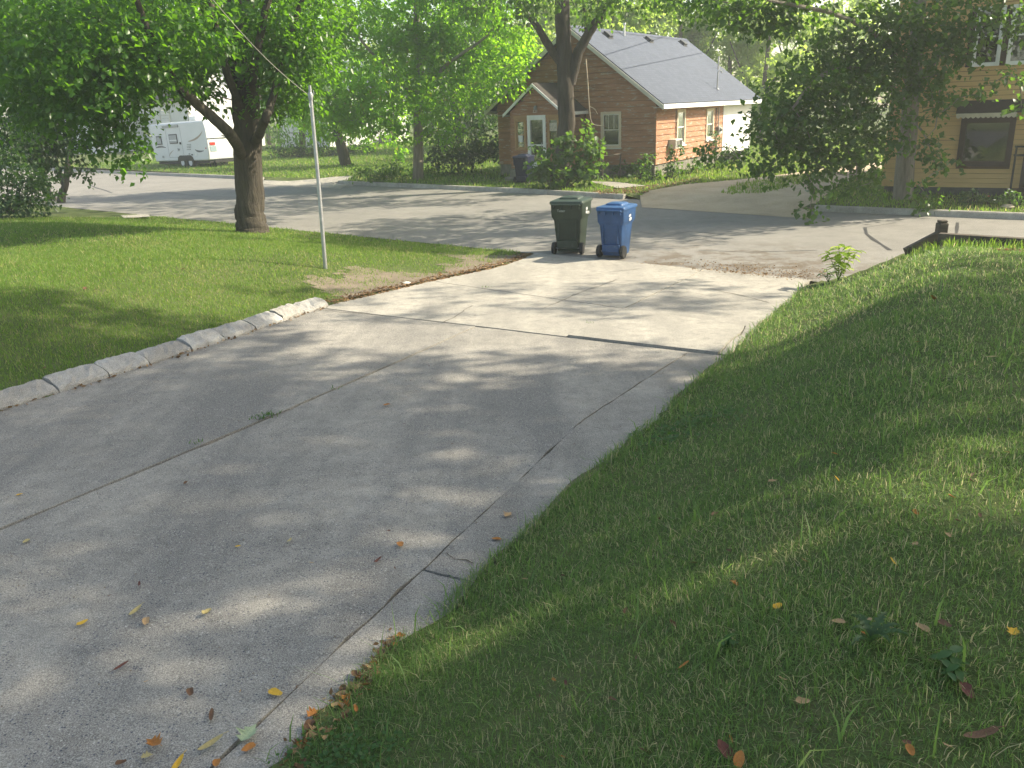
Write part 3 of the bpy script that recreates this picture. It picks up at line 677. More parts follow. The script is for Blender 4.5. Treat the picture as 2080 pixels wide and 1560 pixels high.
b = MB(); mbox(b, PF, -4.71, -4.58, -.04, .07, .6, 2.64); mbox(b, PF, -3.99, -3.86, -.04, .07, .6, 2.64); mbox(b, PF, -4.58, -3.99, -.04, .068, 2.46, 2.64); mbox(b, PF, -4.58, -3.99, -.04, .05, .6, .85); mbox(b, PF, -4.58, -3.99, -.04, .05, 1.46, 1.52)
dd = b.build('door', MT['white'], oh)
b = MB(); mbox(b, PF, -4.582, -3.988, .0, .006, .85, 1.46); mbox(b, PF, -4.582, -3.988, .0, .006, 1.52, 2.46); b.build('pane', MT['glass'], dd); b = MB(); mbox(b, PF, -4.582, -3.988, -.038, -.03, .85, 2.46); b.build('door_dark_back', MT['darkroom'], dd)  # near-black sheet behind the door glass imitates the unlit inside
tubeobj('handle', [(-4.03, PY - .07, 1.42), (-4.03, PY - .12, 1.42), (-4.03, PY - .12, 1.58), (-4.03, PY - .07, 1.58)], .012, MT['steel'], dd)
b = MB(); b.lathe([(.05, 0), (.07, -.05), (.06, -.12), (.03, -.15)], (-4.28, PY - .12, 2.98), 2, 12); b.box(-4.31, -4.25, PY - .12, PY - .02, 2.96, 3.0); b.build('porch_lamp', MT['steel'], oh)
text('121', .16, MT['dullwhite'], oh, (-4.33, PY - .05, 2.78), (rad(90), 0, 0), 'house_number')
clad(oh, PR, .58, 2.74, .2, lambda z: (PY, -.03), [(-1.35, -.35, 1.2, 2.5)], MT['orange']); window(oh, PR, -1.35, -.35, 1.2, 2.5, .085, MT['tan'], MT['tan'], 'darkroom')
for sgn, xe in ((1, -2.95), (-1, -5.77)):
    ez = PAZ - abs(xe - PAX) * PSL; wd = math.hypot(xe - PAX, PAZ - ez)
    roof_panel(oh, (xe, PY - .16, ez), (0, 1, 0), (PAX - xe, 0, PAZ - ez), -PY + .13, wd, .06, MT['shingledark'], 'porch_roof')
    b = MB(); slope_board(b, xe + sgn * .01, ez - .03, PAX, PAZ - .03, .12, PY - .20, PY - .165); b.build('porch_rake_board', MT['white'], oh)
    b = MB(); b.box(min(xe, xe + sgn * .03), max(xe, xe + sgn * .03), PY - .165, -.04, ez - .13, ez - .01); b.build('porch_fascia', MT['white'], oh)

# ------------------------------------------------------------------ yellow house
Y0 = un(1900, 393, .15)
yh = empty('yellow_house', (Y0[0], Y0[1], 0), RZ, 'two storey house with yellow board siding and dark brown window trim', 'house'); yh.scale = (1.04, 1.04, 1.04); yh.location.z = -.12
MB().box(-1.30, 4.6, .05, 9, .3, 6.9).build('wall', MT['yellowgap'], yh)
MB().box(-1.34, 4.65, .0, 9.0, -.1, .44).build('foundation', MT['darkfound'], yh)
big = (.42, 1.70, 1.00, 2.26); up1 = (.34, 1.12, 3.54, 4.98); up2 = (1.14, 1.98, 3.54, 4.98)
clad(yh, FR, .44, 5.4, .125, lambda z: (-1.37, 4.66), [big, up1, up2, (1.98, 3.3, .3, 2.3)], MT['yellow'], .02)
b = MB(); mbox(b, FR, -1.37, 4.66, -.045, .012, 5.41, 6.9); b.build('upper_siding', MT['yellow'], yh)
b = MB(); b.box(-1.42, -1.372, -.045, .06, .44, 6.9); b.build('corner_board', MT['yellow'], yh)
window(yh, FR, *big, .14, MT['brown'], MT['brown'], 'darkroom', sash=False, sill=False, out=.07)
for w in (up1, up2):
    b = MB(); mbox(b, FR, w[0], w[0] + .12, -.04, .05, w[2], w[3]); b.build('shutter', MT['brown'], yh)
    window(yh, FR, w[0] + .125, w[1] - .002, w[2], w[3], .055, MT['white'], MT['white'], 'curtain' if w is up2 else 'darkroom', sill=False)
# awning with a scalloped valance
aw = MB(); aw.prism([(-.03, 2.70), (-.48, 2.40), (-.48, 2.375), (-.03, 2.66)], 0, .30, 2.6); awo = aw.build('awning', MT['brownfab'], yh)
b = MB(); a = .32
while a < 1.70:
    n = 6; pts = [(a, 2.385)] + [(a + .115 * i / n, 2.30 - .045 * math.sin(math.pi * i / n)) for i in range(n + 1)] + [(a + .115, 2.385)]
    b.prism([(p[0], p[1]) for p in pts], 1, -.495, -.482); a += .1155
b.build('valance', MT['awncream'], awo)
b = MB(); b.prism([(-.02, 2.66), (-.46, 2.38), (-.02, 2.38)], 0, .305, .315); b.build('side_flap', MT['brownfab'], awo)
# entrance on the right of the picture window
MB().box(1.98, 3.3, -.02, .04, .45, 2.3).build('door_dark_panel', MT['darkroom'], yh)  # flat near-black panel, shade of the doorway put into its colour
b = MB(); mbox(b, FR, 1.98, 2.08, -.03, .06, .45, 2.3); mbox(b, FR, 3.2, 3.3, -.03, .06, .45, 2.3); b.build('door_frame', MT['brown'], yh)
b = MB(); b.box(1.75, 3.4, -1.4, -.02, .3, .44); b.build('porch_floor', MT['brown'], yh); MB().box(1.9, 3.3, -1.75, -1.41, -.05, .24).build('step', MT['darkfound'], yh)
rl = MB(); rl.box(1.76, 3.4, -.32, -.27, 1.28, 1.33); rl.box(1.76, 3.4, -.32, -.27, 1.50, 1.55); [rl.box(x, x + .05, -.32, -.27, .44, 1.55) for x in (1.78, 2.3)]; rl.build('porch_rail', MT['black'], yh)
for sgn in (1, -1):
    roof_panel(yh, (1.65 + sgn * 3.5, -.4, 6.7), (0, 1, 0), (-sgn * 3.5, 0, 2.3), 9.8, math.hypot(3.5, 2.3), .12, MT['shingledark'])
b = MB(); b.prism([(-1.3, 6.9), (4.6, 6.9), (1.65, 8.8)], 1, .05, 9); b.build('gable', MT['yellow'], yh)
MB().box(-1.8, -.02 - 1.37, .6, 1.6, 1.1, 2.6) if False else None

# ------------------------------------------------------------------ white houses behind
RZ2 = rad(-40)
def along_u(o, d, u, lo=0., hi=30.):       # distance along a local direction at which the photo column u is met
    m = frame_mat(o); best = min(np.linspace(lo, hi, 1200), key=lambda t: abs(proj(m @ (Vector(d) * float(t)))[0] - u)); return float(best)
kk = P(392, 288, 72.); w1h = empty('white_house', (kk[0], kk[1], .3), RZ2, 'white house with a dark grey roof partly hidden behind the travel trailer', 'house')
jx = along_u(w1h, (-1, 0, 0), 292)
MB().box(-jx - 6, 0, .02, 7, -.4, 4.3).build('wall', MT['vinyl'], w1h)
def lap(name, parent, mp, a0, a1, z0, z1, p, mat):
    b = MB(); z = z0
    while z < z1: mbox(b, mp, a0, a1, 0, .03, z, min(z + p - .03, z1)); z += p
    o = b.build(name, mat, parent); o['kind'] = 'stuff'; return o
lap('siding', w1h, FR, -jx + .03, 0, 0, 4.25, .22, MT['vinyl'])
xw0 = -along_u(w1h, (-1, 0, 0), 340); xw1 = -along_u(w1h, (-1, 0, 0), 356)
window(w1h, FR, xw0 - .2, xw1 + .2, 2.3, 3.7, .14, MT['dullwhite'], MT['white'], 'darkroom', out=.1)
MB().box(-jx - 6, -jx, -4.2, .0, -.4, 3.5).build('wing_wall', MT['vinyl'], w1h)
WR = lambda a, o, z: (-jx + o, a, z); lap('wing_siding', w1h, WR, -4.2, 0, 0, 3.45, .22, MT['vinyl'])
for sgn in (1, -1): roof_panel(w1h, (-jx - 3 + sgn * 3.5, -4.6, 3.35), (0, 1, 0), (-sgn * 3.5, 0, 1.6), 5.0, math.hypot(3.5, 1.6), .15, MT['dullwhite'], 'wing_roof')
roof_panel(w1h, (-jx - 6.5, -.5, 4.2), (1, 0, 0), (0, 4, 2.9), jx + 7, math.hypot(4, 2.9), .15, MT['shingledark']); roof_panel(w1h, (-jx - 6.5, 7.5, 4.2), (1, 0, 0), (0, -4, 2.9), jx + 7, math.hypot(4, 2.9), .15, MT['shinglered'])
b = MB(); b.prism([(0.02, 4.2), (7, 4.2), (3.5, 6.9)], 0, -.1, 0.03); b.build('gable', MT['vinyl'], w1h)
MB().box(-2.2, -1.4, 3.2, 4.0, 6.3, 8.2).build('chimney', MT['shinglered'], w1h)
MB().box(-.16, -.02, -.04, .03, 0, 4.2).build('corner_board', MT['steel'], w1h)
kk = un(671, 304, .3); w2h = empty('white_house', (kk[0], kk[1], .2), RZ2, 'bright white house standing behind the leaning tree across the street', 'house')
dx2 = along_u(w2h, (0, 1, 0), 831); lx2 = along_u(w2h, (-1, 0, 0), 573)
MB().box(-lx2, -.02, .02, dx2, -.3, 4.4).build('wall', MT['vinyl'], w2h); W2R = lambda a, o, z: (o, a, z)
lap('siding', w2h, FR, -lx2, 0, .1, 4.3, .2, MT['vinyl']); lap('side_siding', w2h, W2R, 0, dx2, .1, 4.3, .2, MT['vinyl'])
ua = along_u(w2h, (0, 1, 0), 794); ub = along_u(w2h, (0, 1, 0), 806)
b = MB(); mbox(b, W2R, ua, ub, -.01, .05, .2, 2.6); dd = b.build('door', MT['brown'], w2h); b = MB(); mbox(b, W2R, ua - .15, ua, -.01, .07, .2, 2.7); mbox(b, W2R, ub, ub + .15, -.01, .07, .2, 2.7); b.build('door_frame', MT['cream'], dd)
window(w2h, W2R, ua - 3.6, ua - 2.5, 1.3, 2.9, .12, MT['white'], MT['white'], 'curtain', out=.09)
for sgn in (1, -1): roof_panel(w2h, (-lx2 - .4 if sgn > 0 else .4, -.4, 4.3), (0, 1, 0), (sgn * (lx2 / 2 + .4), 0, 2.6), dx2 + .8, math.hypot(lx2 / 2 + .4, 2.6), .15, MT['shingle'])
b = MB(); b.prism([(-lx2, 4.35), (0, 4.35), (-lx2 / 2, 6.7)], 1, .02, .08); b.build('gable', MT['vinyl'], w2h)
MB().box(.3, 1.2, ua - 1.6, ua - .4, -.1, .9).build('utility_box', MT['darkfound'], w2h)

# ------------------------------------------------------------------ travel trailer
tw = un(380.5, 341.5, .15)
rv = empty('travel_trailer', (tw[0], tw[1], .13), 0, 'white travel trailer with curved grey stripes parked on the grass behind the maple trunk', 'trailer', rot=(0, rad(-1.3), RZ2))
rx0 = -along_u(rv, (-1, 0, 0), 318, 0, 12) ; rx1 = along_u(rv, (1, 0, 0), 427, 0, 8)
TOP = onp(rv, 424, 244, 1, 0).z; BOT = onp(rv, 424, 326, 1, 0).z
TOP = max(2.4, min(TOP, 3.4)); BOT = max(.45, min(BOT, .8))
b = MB(); b.prism([(rx0 + .1, BOT), (rx1 - .0, BOT), (rx1 + .10, BOT + .5), (rx1 + .06, TOP - .4), (rx1 - .05, TOP), (rx0 + .12, TOP), (rx0, TOP - .2), (rx0 - .02, BOT + .9)], 1, .0, 2.4)
body = b.build('body', MT['rv'], rv, True, bevel=.06)
b = MB(); b.box(rx0 + .2, rx1 - .1, .15, 2.25, BOT - .17, BOT - .005); b.build('chassis', MT['black'], rv)
b = MB(); b.box(rx0 + .5, rx1 - .3, .5, 1.9, TOP - .005, TOP + .06); b.build('roof', MT['white'], rv); MB().box(-.3, .5, .8, 1.5, TOP + .06, TOP + .34).build('roof_unit', MT['white'], rv, bevel=.08)
for y_ in (.0, 2.14):
    for x_ in (-.45, .45):
        w = MB().lathe([(.2, .0), (.30, .01), (.34, .05), (.34, .20), (.30, .25), (.2, .25)], (x_, y_ + .02, .34), 1, 22).build('wheel', MT['black'], rv, True)
        MB().lathe([(.05, -.012), (.19, .0), (.21, .03), (.21, .1)], (x_, y_ + (.015), .34), 1, 18).build('rim', MT['hub'], w, True)
b = MB(); pts = [(-.95, BOT), (-.85, BOT + .22), (-.6, BOT + .33), (.6, BOT + .33), (.85, BOT + .22), (.95, BOT)]
b.prism(pts, 1, -.012, .02); b.build('wheel_arch', MT['black'], rv)
def rvp(a, c): p = onp(rv, 180 + a / 6.5, 160 + c / 6.5, 1, -.01); return p.x, p.z
def rvrect(name, a0, c0, a1, c1, mat, o0=-.02, o1=.01, parent=None):
    xa, za = rvp(a0, c0); xb, zb = rvp(a1, c1); return MB().box(min(xa, xb), max(xa, xb), o0, o1, min(za, zb), max(za, zb)).build(name, mat, parent or rv)
def rvwin(a0, c0, a1, c1, mid):
    w = rvrect('window', a0, c0, a1, c1, MT['darkgrey'], -.03, .01); xa, za = rvp(a0, c0); xb, zb = rvp(a1, c1); x0, x1, z0, z1 = min(xa, xb), max(xa, xb), min(za, zb), max(za, zb)
    MB().box(x0 + .06, x1 - .06, -.040, -.031, z0 + .06, z1 - .06).build('blind_or_dark', MT['curtain'], w)
    if mid: MB().box(x0 + .05, x1 - .05, -.048, -.041, z0 + (z1 - z0) * .30, z0 + (z1 - z0) * .40).build('window_bar', MT['white'], w)
rvwin(890, 760, 975, 870, 0); rvwin(1055, 735, 1180, 855, 1)
xa, za = rvp(1000, 640); xb, zb = rvp(1262, 1035); xd0, xd1 = min(xa, xb), max(xa, xb)
b = MB(); w_ = .02
for (x0, x1, z0, z1) in ((xd0, xd0 + w_, zb, za), (xd1 - w_, xd1, zb, za), (xd0, xd1, za - w_, za), (xd0, xd1, zb, zb + w_)): b.box(x0, x1, -.006, .01, z0, z1)
door = b.build('door', MT['steel'], rv); MB().box(xd1 - .22, xd1 - .1, -.05, -.006, (za + zb) / 2 - .15, (za + zb) / 2 - .02).build('handle', MT['black'], door)
rvrect('awning_rail', 970, 622, 1180, 640, MT['steel'], -.05, .01)
def swoosh(pts, ws, mat):
    q = [rvp(*p) for p in pts]; n = 14; ctl = np.array(q); tpar = np.linspace(0, 1, len(q)); tn = np.linspace(0, 1, n)
    co = np.polyfit(tpar, ctl[:, 0], 2), np.polyfit(tpar, ctl[:, 1], 2); xs = np.polyval(co[0], tn); zs = np.polyval(co[1], tn); vs = []
    for i in range(n):
        w = ws * math.sin(math.pi * (.12 + .8 * tn[i])); vs += [(xs[i], -.006, zs[i] + w), (xs[i], -.006, zs[i] - w)]
    MB().add(vs, [(2 * i, 2 * i + 1, 2 * i + 3, 2 * i + 2) for i in range(n - 1)]).build('stripe', mat, rv)
swoosh([(1315, 828), (1430, 780), (1500, 690)], .06, MT['rvtan']); swoosh([(1405, 935), (1450, 958), (1520, 950)], .055, MT['rvgrey']); swoosh([(885, 915), (950, 898), (1020, 910)], .055, MT['rvgrey']); swoosh([(1065, 1020), (1085, 980), (1120, 945)], .03, MT['rvtan'])
for c in (868, 890, 910, 935): rvrect('side_vent', 1297, c - 4, 1350, c + 4, MT['steel'])
rvrect('hatch', 1405, 985, 1435, 1015, MT['white'], -.03); rvrect('outlet', 1358, 995, 1378, 1012, MT['darkgrey'], -.03); rvrect('outlet', 1322, 985, 1338, 1000, MT['steel'], -.03); rvrect('outlet', 975, 1018, 1000, 1045, MT['steel'], -.03); rvrect('side_marker', 1543, 910, 1553, 925, MT['red'], -.03)
text('Jay', .22, MT['rvgrey'], rv, (*[rvp(1190, 930)[0], -.012], rvp(1190, 930)[1]), (rad(90), 0, 0), 'lettering')
# rear end
b = MB(); b.box(rx1 + .09, rx1 + .13, .16, .5, BOT + .86, BOT + 1.02); b.build('tail_light', MT['red'], rv); b = MB(); b.box(rx1 + .085, rx1 + .12, .14, .56, BOT + .5, BOT + .80); b.build('licence_plate', MT['plate'], rv)
MB().box(rx1 + .09, rx1 + .13, 1.9, 2.24, BOT + .86, BOT + 1.02).build('tail_light', MT['red'], rv)
b = MB(); n = 14; vs = []
for i in range(n):
    t = i / (n - 1); y = 1.0 + 1.2 * t; z = TOP - .85 - .12 * math.sin(math.pi * t * .9) - .05 * t; w = .05 * math.sin(math.pi * (.1 + .8 * t)); vs += [(rx1 + .102, y, z + w), (rx1 + .102, y, z - w)]
b.add(vs, [(2 * i, 2 * i + 1, 2 * i + 3, 2 * i + 2) for i in range(n - 1)]); b.build('stripe', MT['rvgrey'], rv)
MB().box(rx1 + .085, rx1 + .12, .05, 2.35, BOT + 1.22, BOT + 1.26).build('trim_strip', MT['rvgrey'], rv); MB().box(rx1 + .0, rx1 + .2, .3, 2.1, BOT - .16, BOT - .02).build('bumper', MT['black'], rv)
for x in (rx0 + .6, rx1 - .5): MB().box(x, x + .06, .3, .36, .0, BOT - .1).build('stabiliser_leg', MT['black'], rv)

# ------------------------------------------------------------------ wheeled bins
def rrect(hx, y0, y1, r, z, n=4):
    out = []
    for (cx, cy, a0) in ((hx - r, y1 - r, 0), (-hx + r, y1 - r, 90), (-hx + r, y0 + r, 180), (hx - r, y0 + r, 270)):
        for i in range(n + 1):
            a = rad(a0 + 90 * i / n); out.append((cx + r * math.cos(a), cy + r * math.sin(a), z))
    return out
def loft(secs, n=4):
    b = MB(); L_ = [rrect(*s, n) for s in secs]; m = len(L_[0]); vs = [p for l in L_ for p in l]
    fs = [(i * m + j, i * m + (j + 1) % m, (i + 1) * m + (j + 1) % m, (i + 1) * m + j) for i in range(len(secs) - 1) for j in range(m)]
    fs += [tuple(range(m))[::-1], tuple(range((len(secs) - 1) * m, len(secs) * m))]
    return b.add(vs, fs)
def make_bin(loc, rz, label, bm, lm, sx, sy, sz, wr, rear_text, side_text, hubm):
    t = empty('wheeled_bin', loc, rz, label, 'bin')
    S = lambda hx, y0, y1, r, z: (hx * sx, y0 * sy, y1 * sy, r, z * sz)
    body = loft([S(.215, -.20, .26, .05, .045), S(.225, -.215, .275, .05, .10), S(.262, -.262, .345, .05, .66), S(.268, -.268, .352, .05, .68), S(.302, -.285, .40, .05, .735), S(.312, -.295, .43, .05, .99)]).build('body', bm, t, True)
    lid = loft([S(.328, -.31, .455, .05, .985), S(.330, -.31, .46, .05, 1.02), S(.322, -.30, .45, .06, 1.04), S(.25, -.20, .36, .07, 1.062)]).build('lid', lm, t, True)
    loft([S(.20, -.12, .30, .05, 1.06), S(.19, -.11, .29, .05, 1.085), S(.165, -.09, .265, .06, 1.10)]).build('lid_panel', lm, lid, True)
    b = MB(); b.tube([(-.27 * sx, -.29 * sy, .955 * sz), (-.27 * sx, -.36 * sy, .985 * sz), (.27 * sx, -.36 * sy, .985 * sz), (.27 * sx, -.29 * sy, .955 * sz)], .017, 8); b.build('handle', lm, t, True)
    b = MB(); [b.box(x - .012, x + .012, -.345 * sy, -.27 * sy, .90 * sz, .985 * sz) for x in (-.25 * sx, -.09 * sx, .09 * sx, .25 * sx)]; b.build('handle_bracket', bm, t)
    b = MB(); [b.box(x - .012, x + .012, -.262 * sy - .016, -.2 * sy, .30 * sz, .70 * sz) for x in (-.17 * sx, .17 * sx)]; b.box(-.12 * sx, .12 * sx, -.262 * sy - .004, -.2 * sy, .66 * sz, .69 * sz); b.build('rib', bm, t)
    b = MB(); b.box(-.20 * sx, .20 * sx, -.268 * sy, -.19 * sy, .12 * sz, .28 * sz); b.build('axle_housing', bm, t, bevel=.015)
    MB().tube([(-.30 * sx, -.21 * sy, wr), (.30 * sx, -.21 * sy, wr)], .014, 8).build('axle', MT['steel'], t)
    for sg in (-1, 1):
        x = sg * .272 * sx; b = MB(); b.lathe([(wr * .55, -.035), (wr * .93, -.035), (wr, -.02), (wr, .02), (wr * .93, .035), (wr * .55, .035)], (x, -.21 * sy, wr), 0, 26); w = b.build('wheel', MT['black'], t, True)
        b = MB(); b.lathe([(wr * .16, -.03), (wr * .16, .03)], (x, -.21 * sy, wr), 0, 12)
        for q in range(6):
            a = q * math.pi / 3; m = Matrix.Translation((x, -.21 * sy, wr)) @ Matrix.Rotation(a, 4, 'X'); b.box(-.018, .018, -.012, .012, wr * .1, wr * .58, m)
        b.lathe([(wr * .50, -.028), (wr * .57, -.028), (wr * .57, .028), (wr * .50, .028)], (x, -.21 * sy, wr), 0, 22); b.build('hub', hubm, w)
    b = MB(); b.box(-.10 * sx, .10 * sx, .43 * sy, .462 * sy, .93 * sz, .99 * sz); b.build('front_lip', lm, t)
    if rear_text: text(rear_text, .075, MT['palemark'], t, (-.10 * sx, -.2935 * sy, .86 * sz), (rad(90), 0, 0), 'moulded_lettering')
    xs = .3095 * sx
    for (s_, sc, y, z, r) in side_text: text(s_, sc, MT['paintw'], t, (xs, y * sy, z * sz), (rad(90), rad(r), rad(90)), 'painted_lettering', .003)
    return t
gp = un(1160, 513, 0.); bp_ = un(1250, 521, 0.)
binG = make_bin((gp[0], gp[1] + .02, .006), rad(-20), 'dark green wheeled bin standing left of the blue one at the street edge', MT['binG'], MT['binGl'], 1.10, 1.12, 1.055, .125, 'Toter', [('404', .095, .05, .862, 0), ('BIRCH 0', .08, .10, .785, 8)], MT['steel'])
binB = make_bin((bp_[0], bp_[1] + .02, .004), rad(-30), 'blue wheeled recycling bin standing right of the green bin at the street edge', MT['binB'], MT['binBl'], .94, .99, .98, .13, None, [('404', .075, .06, .84, -8), ('BIR', .085, .09, .77, -8)], MT['darkgrey'])
np_ = un(1064, 373, .13); binD = make_bin((np_[0], np_[1], .14), rad(-25), 'dark navy wheeled bin standing in shade by the porch step of the orange house', MT['binD'], MT['binD'], 1.0, 1.0, 1.0, .13, None, [], MT['darkgrey'])

# ------------------------------------------------------------------ pole with its cable
pb = un(660, 541, .4); pb[2] = zg(pb[0], pb[1]); pt = P(630, 187, pb[1] - .02)
pole = empty('metal_pole', tuple(pb), 0, 'thin grey galvanised metal pole standing in the lawn beside the driveway', 'pole')
v = Vector(pt) - Vector(pb)
MB().tube([(0, 0, -.2), v * .5 + Vector((.012, 0, 0)), v * .985], [.037, .034, .031], 14).build('shaft', MT['metal'], pole, True)
b = MB(); b.tube([v * .955, v * .985, v * 1.0], [.034, .048, .03], 12); b.tube([v * .99, v * 1.035], [.028, .024], 10); b.tube([v * .97 + Vector((.03, 0, 0)), v * .985 + Vector((.06, 0, .02)), v * 1.0 + Vector((.05, 0, .03))], .008, 6); b.build('cap', MT['steel'], pole, True)
MB().tube([v * .965 + Vector((-.02, -.02, -.05)), v * .965 + Vector((-.03, -.04, -.1)), v * .965 + Vector((-.02, -.05, -.14))], .009, 6).build('hook', MT['steel'], pole, True)
a0 = Vector(pt) + Vector((-.02, 0, -.06)); a1 = Vector(P(428, -6, 13.2)); a2 = Vector(P(330, -110, 12.6)); cab = [a0 + (a1 - a0) * t + Vector((0, 0, -.10 * math.sin(math.pi * t))) for t in np.linspace(0, 1, 9)] + [a2]
tag(MB().tube(cab, .0055, 5, False).build('clothes_cable', MT['wire'], None, True), 'thin pale cable running from the pole top up into the maple leaves', 'cable')
# overhead service wires that cross the sun above the roof
mo = frame_mat(oh)
_rn = mo.to_3x3() @ Vector((SL, 0, 1)); _rp = mo @ Vector((ax_, 0, AP))
def roofpix(u, v):
    r = Vector(ray(u, v)); c = Vector(CAM); return c + r * ((_rp - c).dot(_rn) / r.dot(_rn))
for (q0, q1, h0, h1, pl_) in (((1254, 104), (1364, 70), 3.4, 3.6, 'upper'), ((1296, 134), (1434, 106), 3.6, 3.2, 'lower')):
    A_ = roofpix(*q0) + SUNV * h0 / SUNV.z; B_ = roofpix(*q1) + SUNV * h1 / SUNV.z; d = B_ - A_
    tag(MB().tube([A_ - d * .6, A_, B_, B_ + d * .8], .024, 6, False).build('power_line', MT['wiredark'], None, True), pl_ + ' one of two overhead power lines whose shadows cross the grey roof', 'cable', 'power lines over the orange house')

# ------------------------------------------------------------------ timber edging of the right bank
pp = un(1912, 470, 1.0); tw_ = empty('timber_edging', (pp[0], pp[1], 0), 0, 'low dark timber edging with a corner post on top of the right bank', 'edging')
def beam(a, c, h, w, mat=None, name='timber'):
    a = Vector(a) - Vector((pp[0], pp[1], 0)); c = Vector(c) - Vector((pp[0], pp[1], 0)); d = (c - a); L_ = d.length; d.normalize(); sd_ = Vector((-d.y, d.x, 0)).normalized(); up = d.cross(sd_); up = up if up.z > 0 else -up
    m = Matrix(((d.x, sd_.x, up.x, a.x), (d.y, sd_.y, up.y, a.y), (d.z, sd_.z, up.z, a.z), (0, 0, 0, 1))); MB().box(0, L_, -w / 2, w / 2, -h, 0, m).build(name, mat or MT['wood'], tw_, bevel=.008)
sx0 = sof(pp[0], pp[1]); 
for i in range(6): 
    for (l0, l1) in ((.06, 2.9), (2.91, 6.0)):
        beam((*sq(sx0 + l0, -.66), 1.03 - .165 * i), (*sq(sx0 + l1, -.66 + .02), 1.02 - .165 * i), .155, .13)
q1_ = un(1836, 505, .77)
for i in range(4): beam((pp[0] - .05, pp[1] - .03, 1.02 - .15 * i), (q1_[0], q1_[1], .77 - .15 * i), .12, .08)
b = MB(); b.box(-.07, .07, -.07, .07, .0, 1.13); b.box(-.06, .06, -.06, .06, 1.13, 1.17); b.build('post', MT['wood'], tw_, bevel=.02)

# ------------------------------------------------------------------ handrail and clutter by the orange house
r0 = un(1223.5, 367, .15); r1 = un(1260, 362, .15); r2 = un(1214, 357, .15); r3 = un(1250, 353, .15)
hr = empty('handrail', tuple(r0), 0, 'plain wooden handrail beside the concrete path in front of the orange house', 'railing')
def rel(p, h=0): return Vector((p[0] - r0[0], p[1] - r0[1], h))
b = MB(); [b.tube([rel(p, 0), rel(p, .9)], .035, 6) for p in (r0, r1)]; b.build('post', MT['wood'], hr)
MB().tube([rel(r2, 0), rel(r2, .88)], .03, 6).build('post', MT['paledeck'], hr)
MB().tube([rel(r0, .92), rel(r1, .93)], .032, 6).build('rail', MT['wood'], hr); MB().tube([rel(r2, .86), rel(r0, .90)], .028, 6).build('rail', MT['paledeck'], hr); MB().tube([rel(r2, .35), rel(r0, .33)], .022, 6).build('rail', MT['paledeck'], hr)
#PART3
# ------------------------------------------------------------------ foliage
def unit(a): return a / (np.linalg.norm(a, axis=1, keepdims=True) + 1e-9)
def leafcloud(clumps, size, spray=.38, per=14, droop=.35, aspect=.72, szvar=.3):
    """clumps: rows cx cy cz rx ry rz n ; returns V, F, tint"""
    Cn = []; Ax = []; Tt = []; Rn = []
    for (cx, cy, cz, rx, ry, rz, n) in clumps:
        m = max(3, int(n) // per); d = unit(rng.normal(size=(m, 3))); r = rng.uniform(.25, 1, m) ** .6
        c = d * r[:, None] * np.array([rx, ry, rz]) + np.array([cx, cy, cz]); ct = rng.normal(0, .10)
        Cn.append(c); Ax.append(unit(d * np.array([1, 1, .5]) + np.array([0, 0, -droop]) + rng.normal(0, .35, (m, 3)))); Tt.append(rng.normal(.38 + ct, .10, m)); Rn.append(np.full(m, 1.0))
    C_ = np.repeat(np.concatenate(Cn), per, 0); A_ = np.repeat(np.concatenate(Ax), per, 0); T_ = np.repeat(np.concatenate(Tt), per)
    N = len(C_); al = rng.uniform(-.5, 1, N) * spray
    pos = C_ + A_ * al[:, None] + rng.normal(0, spray * .36, (N, 3)) * np.array([1, 1, .6])
    dirv = unit(A_ * .6 + rng.normal(0, .6, (N, 3)) + np.array([0, 0, -droop * .8])); nrm = rng.normal(0, .55, (N, 3)) + np.array([0, 0, 1.]) + np.array(SUNV) * .35
    side = unit(np.cross(dirv, nrm)); nrm = unit(np.cross(side, dirv))
    L = size * np.exp(np.clip(rng.normal(0, szvar, N), -.7, .42)); W = L * aspect * rng.uniform(.8, 1.15, N)
    v0 = pos; v2 = pos + dirv * L[:, None] - nrm * (L * .12)[:, None]; mid = pos + dirv * (L * .42)[:, None]
    v1 = mid - side * (W * .5)[:, None] + nrm * (L * .10)[:, None]; v3 = mid + side * (W * .5)[:, None] + nrm * (L * .10)[:, None]
    V = np.stack([v0, v1, v2, v3], 1).reshape(-1, 3); i0 = np.arange(N) * 4
    F = np.stack([np.stack([i0, i0 + 1, i0 + 2], 1), np.stack([i0, i0 + 2, i0 + 3], 1)], 1).reshape(-1, 3)
    t = np.clip(T_ + rng.normal(0, .13, N) + (rng.random(N) > .985) * .55, 0, 1); return V, F, np.repeat(t, 4)
def spline(pts, n=10):
    pts = [np.asarray(p, float) for p in pts]; P_ = [2 * pts[0] - pts[1]] + pts + [2 * pts[-1] - pts[-2]]; out = []
    for i in range(1, len(P_) - 2):
        for k in range(n):
            t = k / n; a, b, c, d = P_[i - 1:i + 3]
            out.append(.5 * ((2 * b) + (c - a) * t + (2 * a - 5 * b + 4 * c - d) * t * t + (-a + 3 * b - 3 * c + d) * t ** 3))
    out.append(pts[-1]); return np.array(out)
